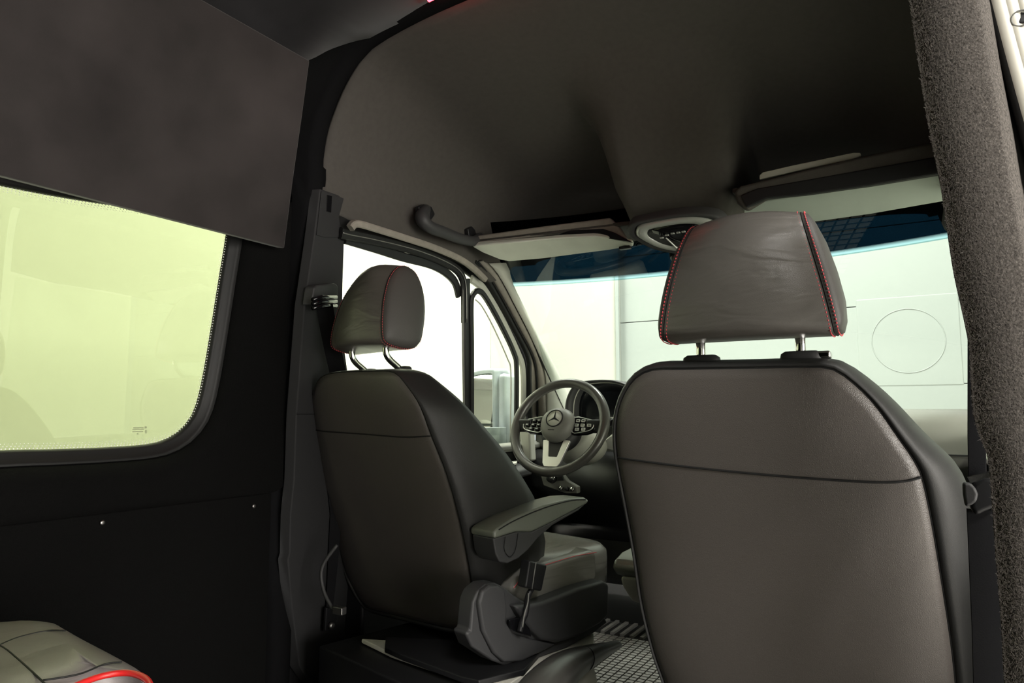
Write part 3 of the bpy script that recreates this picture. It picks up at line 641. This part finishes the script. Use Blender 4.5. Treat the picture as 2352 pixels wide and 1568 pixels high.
for x in (-.083, .075):
    q = FP(x, .04, .95); tube('headrest_rod', [FP(x, .04, .93), FP(x, .037, .97), FP(x, .035, 1.02)], .0080, M['chrome'], ps, sides=16)
    collar(FP, x, .04, .952, ps)
box('release_button', FP(.108, .042, .958), (.022, .024, .012), M['chrome'], ps, bevel=.004)
box('cushion', (-.23, 1.72, .40), (.50, .56, .16), M['leather_side'], ps, bevel=.05, seg=5)
box('pedestal', (-.23, 1.66, .15), (.44, .44, .30), M['black'], ps, bevel=.01)
# its inboard armrest, tip showing left of the back
def PA(px, py): return at(px, py, X=-.63)
pa = slab('armrest', [PA(*q) for q in [(1404, 1305), (1408, 1285), (1425, 1266), (1458, 1250), (1560, 1215), (1620, 1230), (1620, 1330), (1470, 1328), (1445, 1327), (1412, 1318)]], (.07, 0, 0), M['leather_arm'], ps, bevel=.016, seg=5)
slab('armrest_shell', [PA(*q)+V((.006, 0, 0)) for q in [(1411, 1318), (1445, 1328), (1600, 1330), (1560, 1400), (1462, 1388), (1440, 1378), (1422, 1350)]], (.06, 0, 0), M['plastic_light'], ps, bevel=.014, seg=4)

# ---- driver seat (farther, turned a little towards the aisle)
FD = Frame((-1.225, 1.345, .97), 14, .38)
ds = thing('driver_seat', 'farther black leather driver seat before the steering wheel, with padded armrest', 'seat', (-1.2, 1.75, 0))
dpx = [(775, 856), (850, 853), (905, 855), (935, 885), (965, 930), (992, 1000), (1030, 1095), (1060, 1200), (1080, 1300), (1087, 1370), (1080, 1440), (1066, 1446), (1000, 1434), (920, 1414), (862, 1400), (836, 1388),
       (805, 1335), (788, 1285), (768, 1215), (750, 1145), (735, 1080), (725, 1000), (719, 950), (720, 905), (738, 868)]
def out_d(n, d):
    return lerp(.018+.022*sstep(0, .2, d), .008, sstep(.1, .95, n.z))
seat_back(FD, dpx, lambda d: interp(d, [(0, .09), (.08, .13), (.2, .20), (.33, .26), (.45, .27), (.6, .22)]), out_d, ds, M['leather'], M['leather_side'],
          [(719, 985), (760, 990), (850, 996), (940, 1003), (992, 1001)])
hrd = headrest(FD, -.044, 1.036, .04, .118, .076, .222, ds, tilt=.14, deep=1.18, rt=.6)
for x in (-.122, .035):
    tube('headrest_rod', catmull([FD(x, .085, .965), FD(x, .06, .985), FD(x, .03, 1.008), FD(x, .022, 1.035), FD(x, .03, 1.075)], 5), .0085, M['chrome'], ds, sides=14)
    collar(FD, x, .078, .974, ds, .026)
# seat cushion
def cushion_loops(fr, x0, x1, y0, y1, z0, z1, r):
    out = []
    for z, k in ((z0, .0), (z0+.01, 1), (lerp(z0, z1, .6), 1.1), (z1-.02, 1), (z1-.004, .3), (z1, -1.2)):
        e = r*(k-1)*.5
        cx_, cy_ = (x0+x1)/2, (y0+y1)/2; hx, hy = (x1-x0)/2+e, (y1-y0)/2+e
        out.append([fr(cx_+hx*math.copysign(abs(math.cos(t))**.42, math.cos(t)), cy_+hy*math.copysign(abs(math.sin(t))**.42, math.sin(t)), z) for t in [i*2*math.pi/64 for i in range(64)]])
    return out
loft('seat_cushion', cushion_loops(FD, -.25, .235, .33, .74, .36, .482, .04), M['leather_lit'], ds)
slab('thigh_bolster', [FD.side(*q, .25) for q in [(1176, 1352), (1198, 1322), (1222, 1302), (1262, 1291), (1320, 1274), (1358, 1262), (1372, 1266), (1374, 1330), (1340, 1372), (1200, 1400)]], -FD.ex*.09, M['leather_lit'], ds, bevel=.018, seg=5)
tube('cushion_piping', catmull([FD.side(*q, .252) for q in [(1180, 1350), (1214, 1310), (1262, 1294), (1320, 1277), (1370, 1268)]], 5), .0010, M['red'], ds, sides=6)
# side shield
xs_ = .275
slab('side_shield', [FD.side(*q, xs_) for q in [(1085, 1383), (1096, 1358), (1116, 1341), (1139, 1338), (1159, 1348), (1182, 1367), (1215, 1387), (1300, 1400), (1380, 1400), (1397, 1430), (1363, 1456), (1301, 1489), (1198, 1525), (1159, 1528), (1132, 1518), (1083, 1486), (1070, 1454), (1080, 1447)]], -FD.ex*.05, M['plastic'], ds, bevel=.012, seg=4)
slab('shield_tray', [FD.side(*q, xs_+.022) for q in [(1182, 1390), (1215, 1389), (1248, 1382), (1330, 1350), (1387, 1334), (1400, 1341), (1399, 1413), (1380, 1433), (1325, 1464), (1281, 1477), (1245, 1470), (1222, 1448), (1200, 1420)]], -FD.ex*.05, M['plastic'], ds, bevel=.010, seg=4)
slab('shield_cheek', [FD.side(*q, xs_+.012) for q in [(1100, 1386), (1108, 1358), (1126, 1344), (1145, 1344), (1162, 1356), (1166, 1400), (1164, 1428), (1180, 1455), (1215, 1466), (1281, 1480), (1200, 1520), (1158, 1522), (1135, 1500), (1110, 1450)]], -FD.ex*.04, M['plastic'], ds, bevel=.008, seg=4)
slab('shield_recess', [FD.side(*q, xs_+.016) for q in [(1170, 1424), (1190, 1418), (1214, 1430), (1221, 1462), (1190, 1453), (1174, 1444)]], -FD.ex*.01, M['gloss'], ds, bevel=.002)
bk = slab('belt_buckle', [FD.side(*q, xs_+.05) for q in [(1217, 1287), (1233, 1291), (1258, 1297), (1245, 1358), (1207, 1350)]], -FD.ex*.03, M['black'], ds, bevel=.005)
tube('buckle_edge', [FD.side(*q, xs_+.051) for q in [(1231, 1291), (1222, 1352)]], .0015, M['plastic_mid'], bk, sides=6)
tube('buckle_stalk', catmull([FD.side(*q, xs_+.035) for q in [(1222, 1350), (1212, 1372), (1208, 1405), (1199, 1428), (1194, 1450)]], 5), .007, M['black'], ds, sides=8)
tube('buckle_wire', catmull([FD.side(*q, xs_+.046) for q in [(1214, 1362), (1212, 1385), (1204, 1412), (1200, 1440)]], 5), .002, M['plastic_mid'], ds, sides=6)
# armrest: leather pad over plastic shell
xa = .305
slab('armrest_shell', [FD.side(*q, xa-.004) for q in [(1133, 1236), (1160, 1229), (1186, 1221), (1222, 1221), (1262, 1200), (1347, 1156), (1330, 1172), (1270, 1206), (1236, 1236), (1214, 1262), (1192, 1282), (1166, 1294), (1148, 1291), (1138, 1272)]], -FD.ex*.075, M['plastic'], ds, bevel=.012, seg=4)
slab('armrest_pad', [FD.side(*q, xa) for q in [(1134, 1222), (1142, 1214), (1182, 1188), (1248, 1161), (1314, 1144), (1344, 1142), (1355, 1149), (1349, 1157), (1262, 1203), (1222, 1222), (1186, 1222), (1160, 1230), (1136, 1238)]], -FD.ex*.085, M['leather_arm'], ds, bevel=.013, seg=4)
tube('armrest_seam', catmull([FD.side(*q, xa+.002) for q in [(1146, 1216), (1184, 1194), (1250, 1166), (1312, 1149), (1345, 1147)]], 5), .0016, M['seam'], ds, sides=6)
tube('pivot_line', catmull([FD.side(*q, xa-.002) for q in [(1161, 1232), (1158, 1255), (1162, 1270), (1172, 1278), (1184, 1262), (1190, 1224)]], 5), .001, M['seam'], ds, sides=6)
# plinth with pale rails
ped = slab('pedestal', [FD(x, y, .0) for x, y in ((-.25, .02), (.26, .02), (.26, .50), (-.25, .50))], (0, 0, .235), M['black'], ds, bevel=.006)
slab('rail_plate', [at(*q, Z=.25) for q in [(830, 1466), (905, 1470), (1240, 1500), (1364, 1452), (1364, 1480), (1230, 1530), (1140, 1590), (1085, 1562), (900, 1500)]], (0, 0, -.012), M['paint'], ds, bevel=.003)
slab('slide_rail', [at(*q, Z=.265) for q in [(886, 1462), (1060, 1470), (1245, 1490), (1205, 1536), (1100, 1562), (1062, 1554), (925, 1504), (884, 1486)]], (0, 0, -.014), M['black'], ds, bevel=.003)
slab('under_seat_frame', [FD(x, y, .27) for x, y in ((-.21, .30), (.22, .30), (.22, .66), (-.21, .66))], (0, 0, .08), M['black'], ds, bevel=.01)
tube('seat_cable', catmull([FD(-.235, .06, .50), FD(-.26, .03, .44), FD(-.25, .03, .38), FD(-.21, .04, .33)], 5), .005, M['plastic'], ds, sides=8)
box('cable_clip', FD(-.19, .045, .335), (.035, .02, .02), M['steel'], ds, bevel=.003)

# ---------------------------------------------------------------- handbrake lever
hb = thing('handbrake_lever', 'thick black curved lever with a tapering tip, low beside the driver seat base', 'lever', (-.80, 1.35, 0))
HP = lambda x, y: at(x, y, X=-.80)
pth = catmull([HP(1180, 1700), HP(1232, 1600), HP(1290, 1542), HP(1345, 1510), HP(1395, 1489), HP(1424, 1479)], 6)
tube('grip', pth, [interp(i/(len(pth)-1), [(0, .050), (.2, .050), (.4, .044), (.6, .030), (.8, .017), (.95, .012), (1, .006)]) for i in range(len(pth))], M['rim'], hb, sides=20)
tube('grip_joint', [pth[17]+(V((0, .75, 1)).normalized()*math.cos(t)+V((1, 0, 0))*math.sin(t))*.0345 for t in [i*2*math.pi/24 for i in range(24)]], .0014, M['seam'], hb, sides=6, closed=True)
slab('lever_bracket', [HP(*q) for q in [(1330, 1540), (1362, 1520), (1372, 1560), (1366, 1640), (1320, 1640)]], (-.01, 0, 0), M['paint'], hb, bevel=.003)

# ---------------------------------------------------------------- rubber mat
fm = thing('floor_mat', 'grey rubber floor mat with square tread blocks between the front seats', 'mat', (-.95, 2.4, 0))
box('mat_base', (-.93, 2.30, .004), (.62, .95, .008), M['rubber'], fm, bevel=.002)
tr = []
for i in range(23):
    for j in range(31):
        x = -1.225+i*.0268+.0134; y = 1.84+j*.0245
        tr.append(boxdata((x+(.0134 if j % 2 else 0)*0, y, .011), (.0215, .0185, .008)))
o = add('tread_blocks', *join(tr), M['mat_rubber'], fm, smooth=False); o['kind'] = 'stuff'
rb = [boxdata((-1.225+i*.0268*1.5, 2.69, .012), (.014, .16, .010)) for i in range(16)]
add('front_ribs', *join(rb), M['mat_rubber'], fm, smooth=False)

# ---------------------------------------------------------------- visors, console, handle, shelf
def VP_(px, py, Y): return at(px, py, Y=Y)
shl = thing('visor_shelf', 'warm grey moulded shelf edge above the driver sun visor', 'shelf', (-1.1, 2.1, 1.5))
slab('shelf_lip', [VP_(1090, 541, 2.12), VP_(1250, 518, 2.12), VP_(1400, 499, 2.12), VP_(1420, 520, 2.12), VP_(1440, 548, 2.12), VP_(1385, 530, 2.12), VP_(1290, 535, 2.12), VP_(1180, 551, 2.12), VP_(1088, 562, 2.12)], (0, .03, .0), M['visor_trim'], shl, bevel=.008)
slab('shelf_floor', [(-1.52, 2.12, 1.505), (-1.44, 2.12, 1.497), (-.80, 2.12, 1.478), (-.80, 2.52, 1.51), (-1.52, 2.52, 1.515)], (0, 0, .015), M['headliner'], shl, bevel=.004)
slab('shadow_gap', [VP_(x, y, 2.115) for x, y in [(1088, 560), (1180, 549), (1284, 538), (1308, 529), (1385, 525), (1412, 534), (1452, 556), (1400, 548), (1330, 546), (1200, 556), (1092, 566)]], (0, .02, 0), M['gloss'], shl, bevel=.001)  # black slab put in as the shade between shelf lip and visor
sv1 = thing('sun_visor', 'light grey sun visor above the driver side of the windscreen', 'sun visor', (-1.1, 2.1, 1.4))
def visor(pts, Y, par, m='visor'):
    P = [VP_(x, y, Y+dy) for x, y, dy in pts]
    return slab('visor_board', P, V((0, .012, .016)), M[m], par, bevel=.006, seg=4)
visor([(1084, 567, 0), (1092, 562, 0), (1200, 554, 0), (1290, 546, 0), (1360, 543, 0), (1395, 545, .01), (1450, 558, .04), (1455, 566, .06), (1400, 573, .09), (1250, 594, .10), (1170, 601, .10), (1150, 597, .09), (1108, 580, .04)], 2.10, sv1)
box('pivot_clip', VP_(1436, 569, 2.16), (.04, .02, .010), M['black'], sv1, bevel=.003)
shr = thing('roof_shelf', 'dark roof shelf edge with pale strip over the passenger side of the windscreen', 'shelf', (-.2, 2.1, 1.5))
slab('shelf_lip', [VP_(x, y, 2.0) for x, y in [(1684, 440), (1700, 425), (1760, 410), (1900, 375), (2000, 352), (2200, 312), (2200, 375), (2000, 420), (1850, 442), (1760, 452), (1712, 482), (1692, 465)]], (0, .04, 0), M['headliner'], shr, bevel=.012)
slab('dark_gap', [VP_(x, y, 1.995) for x, y in [(1700, 448), (1740, 432), (1900, 404), (2200, 350), (2200, 392), (2000, 425), (1850, 446), (1760, 455), (1715, 476)]], (0, .02, 0), M['black'], shr, bevel=.004)  # black slab stands for the shaded gap over the passenger visor
slab('pale_strip', [VP_(x, y, 2.02) for x, y in [(1744, 412), (1744, 402), (1752, 395), (1820, 379), (1960, 350), (1976, 350), (1979, 357), (1958, 366), (1850, 388)]], (0, .012, .0), M['plastic_light'], shr, bevel=.003)
slab('shelf_floor', [(-.46, 2.02, 1.50), (.12, 2.02, 1.51), (.12, 2.52, 1.515), (-.46, 2.52, 1.51)], (0, 0, .015), M['headliner'], shr, bevel=.004)
sv2 = thing('sun_visor', 'grey green sun visor above the passenger side of the windscreen', 'sun visor', (-.2, 2.1, 1.4))
visor([(1706, 488, 0), (1708, 474, -.01), (1730, 466, -.02), (1850, 446, -.03), (2000, 424, -.04), (2200, 384, -.05), (2200, 458, .02), (2000, 493, .02), (1900, 507, .02), (1720, 530, .02)], 2.06, sv2, 'visor_grey')
oc = thing('overhead_console', 'overhead console with clear reading lamps and buttons between the sun visors', 'console', (-.67, 2.03, 1.42))
def OC(px, py, off=0):
    return onplane(px, py, V((-.66, 2.03-off*.8, 1.415-off*.5)), V((0, -.62, -.78)))
def ocloop(pts, off, n=48): return resample(catmull([OC(x, y, off) for x, y in pts], 5, True), n, True)
bez = [(1441, 527), (1450, 512), (1490, 502), (1560, 490), (1620, 489), (1660, 500), (1672, 530), (1650, 562), (1600, 580), (1545, 580), (1500, 570), (1465, 553), (1445, 540)]
b0 = ocloop(bez, 0); bc = sum(b0, V())/48
def bs(s, off): return [bc+(p-bc)*s+V((0, -.62, -.78))*off for p in b0]
loft('bezel', [bs(1.0, -.03), bs(1.0, .0), bs(.97, .006), bs(.86, .006), bs(.84, -.004), bs(.2, -.004)], M['plastic'], oc, caps=(False, True))
loft('lamp_lens', [bs(.82, -.006), bs(.82, .008), bs(.76, .013), bs(.60, .014), bs(.58, .004)], M['lens'], oc, caps=(False, False))
loft('button_plate', [bs(.58, -.006), bs(.58, .010), bs(.1, .010)], M['gloss'], oc, caps=(False, True))
for i, (x, y) in enumerate([(1520, 546), (1532, 540), (1545, 536), (1558, 534), (1570, 532)]):
    box('console_button', OC(x, y, .012), (.012, .008, .005), M['satin'], oc, bevel=.002)
add('lens_edge', *stripdata([OC(1530, 546, .016), OC(1558, 572, .016)], .004, .002, (0, -.6, -.8)), M['white'], oc)
gh = thing('grab_handle', 'dark grab handle on the headliner above the driver door', 'handle', (-1.43, 1.9, 1.5))
GH = lambda x, y, X=-1.43: at(x, y, X=X)
gp = catmull([GH(980, 478, -1.46), GH(970, 500, -1.435), GH(985, 520, -1.425), GH(1020, 534, -1.42), GH(1060, 549, -1.42), GH(1090, 553, -1.42), GH(1104, 540, -1.45)], 6)
tube('handle_bar', gp, [interp(i/(len(gp)-1), [(0, .014), (.15, .026), (.3, .022), (.7, .019), (.9, .019), (1, .010)]) for i in range(len(gp))], M['plastic'], gh, sides=14)
slab('mount', [GH(*q, -1.452) for q in [(962, 474), (975, 468), (992, 474), (1000, 492), (992, 505), (965, 502)]], (-.02, 0, 0), M['black'], gh, bevel=.004)
slab('mount', [GH(*q, -1.452) for q in [(1075, 525), (1084, 519), (1092, 528), (1096, 545), (1078, 545)]], (-.02, 0, 0), M['black'], gh, bevel=.003)
p = GH(983, 482, -1.440); loft('screw', [[p+V((dx, r*math.cos(a), r*math.sin(a))) for a in [i*math.pi/6 for i in range(12)]] for dx, r in ((-.01, .006), (.002, .006), (.003, .003))], M['steel'], gh)
tube('handle_highlight', [p+V((.004, -.004, -.014)) for p in gp[10:32]], .002, M['plastic_light'], gh, sides=6)  # pale tube painted on as the glint along the handle

# ---------------------------------------------------------------- right side: carpeted pillar, door frame, belt
pl = struct(thing('trim_3', None, None, (.07, .88, 0)))
cpx = [(2084, -60), (2092, 20), (2112, 160), (2135, 300), (2160, 420), (2172, 500), (2190, 620), (2212, 720), (2227, 800), (2232, 900), (2238, 960), (2258, 1020), (2272, 1060), (2280, 1160), (2290, 1300), (2300, 1420), (2308, 1568), (2316, 1700)]
PY = .86
edge = resample(catmull([at(x, y, Y=PY) for x, y in cpx], 4), 60)
redge = resample(catmull([at(x, y, Y=PY-.01) for x, y in [(2236, -60), (2262, 100), (2290, 250), (2318, 420), (2352, 600), (2385, 800), (2410, 1000), (2440, 1300), (2460, 1700)]], 4), 60)
Lc = [[p+V((.04, .12, 0)) for p in edge], [p+V((.012, .05, 0)) for p in edge], [p+V((.0, .012, 0)) for p in edge], [p+V((.006, 0, 0)) for p in edge]]
for t in (.15, .35, .55, .75, .9): Lc.append([a.lerp(b, t)+V((0, -.010*math.sin(t*math.pi), 0)) for a, b in zip(edge, redge)])
Lc += [redge, [p+V((.012, .03, 0)) for p in redge], [p+V((.03, .14, 0)) for p in redge]]
gridsurf('carpet_cover', Lc, M['pillar_carpet'], pl)
fv, ff = [], []
for i in range(42000):
    s = random.random(); k = s*59; j = min(int(k), 58); fr_ = k-j
    a = edge[j].lerp(edge[j+1], fr_); b = redge[j].lerp(redge[j+1], fr_); t = random.random()**1.15*1.0
    if random.random() < .07: t = random.uniform(-.01, .02)
    p = a.lerp(b, t)+V((0, -.010*math.sin(max(t, 0)*math.pi)-.0003, 0))
    th = random.gauss(.4, 1.1); ln = random.uniform(.0010, .0030)*(1.8 if random.random() < .05 else 1)
    d = V((math.cos(th), -random.uniform(.1, .7), math.sin(th)))*ln
    n = V((-math.sin(th), 0, math.cos(th)))*random.uniform(.00008, .0002)
    o_ = len(fv); fv += [p-n, p+n, p+d*.55+V((0, 0, .0004))+n*.8, p+d*.55+V((0, 0, .0004))-n*.8, p+d]; ff += [(o_, o_+1, o_+2, o_+3), (o_+3, o_+2, o_+4)]
o = add('carpet_pile', fv, ff, M['fibre'], pl, smooth=False); o['kind'] = 'stuff'
# painted door frame beyond the pillar
dfm = struct(thing('door_2', None, None, (.16, .9, 0)))
def DF(x, y, Y=.93): return at(x, y, Y=Y)
def slope(x0, n=9): return [DF(x0+(t*120)+t*t*12, -60+t*480) for t in [i/(n-1) for i in range(n)]]
strip('frame_shadow_gap', [p+V((0, .02, 0)) for p in slope(2240)], .05, .01, (0, -1, 0), M['rubber'], dfm)  # dark strip stands for the shade between carpeted pillar and frame
tube('seal_bead', slope(2262), .0075, M['rubber'], dfm, sides=12)
tube('frame_rib', slope(2276), .010, M['paint'], dfm, sides=14)
tube('frame_rib', slope(2300), .009, M['paint'], dfm, sides=14)
slab('frame_plate', [DF(2262, -80), DF(2500, -80), DF(2560, 600), DF(2420, 560), DF(2352, 280)], (0, .03, 0), M['paint'], dfm, bevel=.002)
tube('frame_rib', slope(2330), .006, M['paint'], dfm, sides=12)
knob(2345, 42, .925, .008, .002, M['black'], dfm, 'plug_hole')
tube('plug_rim', [at(2345, 42, Y=.922)+V((.009*math.cos(a), 0, .009*math.sin(a))) for a in [i*2*math.pi/24 for i in range(24)]], .0012, M['plastic_mid'], dfm, sides=6, closed=True)
# front passenger door (inner side, seen in slivers)
d3 = struct(thing('door_3', None, None, (.2, 2.1, 0)))
slab('door_panel', [(.16, 1.2, 0), (.16, 2.95, 0), (.16, 2.95, .70), (.16, 2.3, .70), (.16, 1.2, .62)], (.06, 0, 0), M['plastic'], d3, bevel=.01)
slab('door_top', [(.145, 1.45, .66), (.145, 2.95, .72), (.145, 2.95, .80), (.145, 1.45, .74)], (.08, 0, 0), M['plastic_light'], d3, bevel=.02)
box('door_pull', (.125, 1.55, .60), (.05, .03, .012), M['chrome'], d3, bevel=.004)
gR = [V((.19, 1.45, .75)), V((.19, 2.9, .78)), V((.12, 2.35, 1.42)), V((.11, 1.45, 1.45))]
add('door_glass', gR+[p+V((.004, 0, 0)) for p in gR], loftdata([gR, gR])[1], M['glass_door'], d3, smooth=False)
tube('a_pillar', [V((.19, 3.05, .85)), V((.13, 2.40, 1.45))], .035, M['plastic_light'], d3)
# right belt
sbr = thing('seat_belt', 'black seat belt strap and buckle beside the passenger seat, next to the carpeted pillar', 'seat belt', (.06, 1.22, 0))
BR = lambda x, y, Y=1.10: at(x, y, Y=Y)
strip('webbing', [BR(2243, 700), BR(2243, 860), BR(2243, 1000), BR(2245, 1112)], .020, .002, (0, -1, 0), M['webbing'], sbr)
slab('buckle_body', [BR(x, y, 1.08) for x, y in [(2232, 1112), (2262, 1098), (2300, 1098), (2300, 1160), (2262, 1175), (2240, 1186), (2228, 1165)]], (0, .03, 0), M['black'], sbr, bevel=.006)
slab('buckle_button', [BR(x, y, 1.075) for x, y in [(2211, 1108), (2228, 1110), (2240, 1118), (2247, 1135), (2244, 1152), (2232, 1160), (2217, 1165), (2212, 1135)]], (0, .02, 0), M['plastic'], sbr, bevel=.004)
strip('metal_tongue', [BR(2226, 1104, 1.09), BR(2262, 1094, 1.09), BR(2278, 1090, 1.09)], .010, .003, (0, -1, .3), M['chrome'], sbr)
strip('lower_webbing', [BR(2262, 1170), BR(2268, 1300), BR(2275, 1450), BR(2282, 1700)], .040, .002, (0, -1, 0), M['webbing'], sbr)

# ---------------------------------------------------------------- rear seat cushion, bottom left
rs = thing('rear_seat', 'olive leather rear seat cushion with red piping at the bottom left corner', 'seat', (-1.2, .3, 0))
Zr = .52
top = [at(*q, Z=Zr) for q in [(-260, 1440), (-100, 1432), (0, 1430), (60, 1425), (125, 1428), (150, 1440), (200, 1468), (262, 1500), (318, 1530), (345, 1548), (348, 1566), (335, 1556), (310, 1546), (280, 1543), (235, 1550), (190, 1566), (100, 1600), (-100, 1690), (-400, 1820)]]
tl = resample(catmull(top, 5, True), 90, True); tc_ = sum(tl, V())/90
def rsl(s, z): return [V((tc_.x+(p.x-tc_.x)*s, tc_.y+(p.y-tc_.y)*s, z)) for p in tl]
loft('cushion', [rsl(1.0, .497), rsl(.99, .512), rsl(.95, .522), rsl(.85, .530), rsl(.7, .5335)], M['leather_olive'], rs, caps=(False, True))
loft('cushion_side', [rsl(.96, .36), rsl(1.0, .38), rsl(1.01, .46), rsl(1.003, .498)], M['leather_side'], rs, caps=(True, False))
tube('piping', catmull([at(*q, Z=.531) for q in [(60, 1615), (150, 1584), (190, 1567), (235, 1552), (280, 1545), (312, 1548), (336, 1560), (346, 1580), (340, 1620)]], 6), .0042, M['piping'], rs, sides=8)
for a in ([(-60, 1462), (0, 1482), (40, 1512), (98, 1565), (120, 1590)], [(-40, 1500), (0, 1480), (45, 1462), (110, 1448), (150, 1448)], [(98, 1562), (180, 1548), (240, 1525), (280, 1520)]):
    tube('tuft_seam', catmull([at(*q, Z=.5336) for q in a], 5), .0013, M['leather_side'], rs, sides=6)
box('seat_plinth', (-1.25, .25, .18), (.5, .9, .36), M['carpet'], rs, bevel=.01)
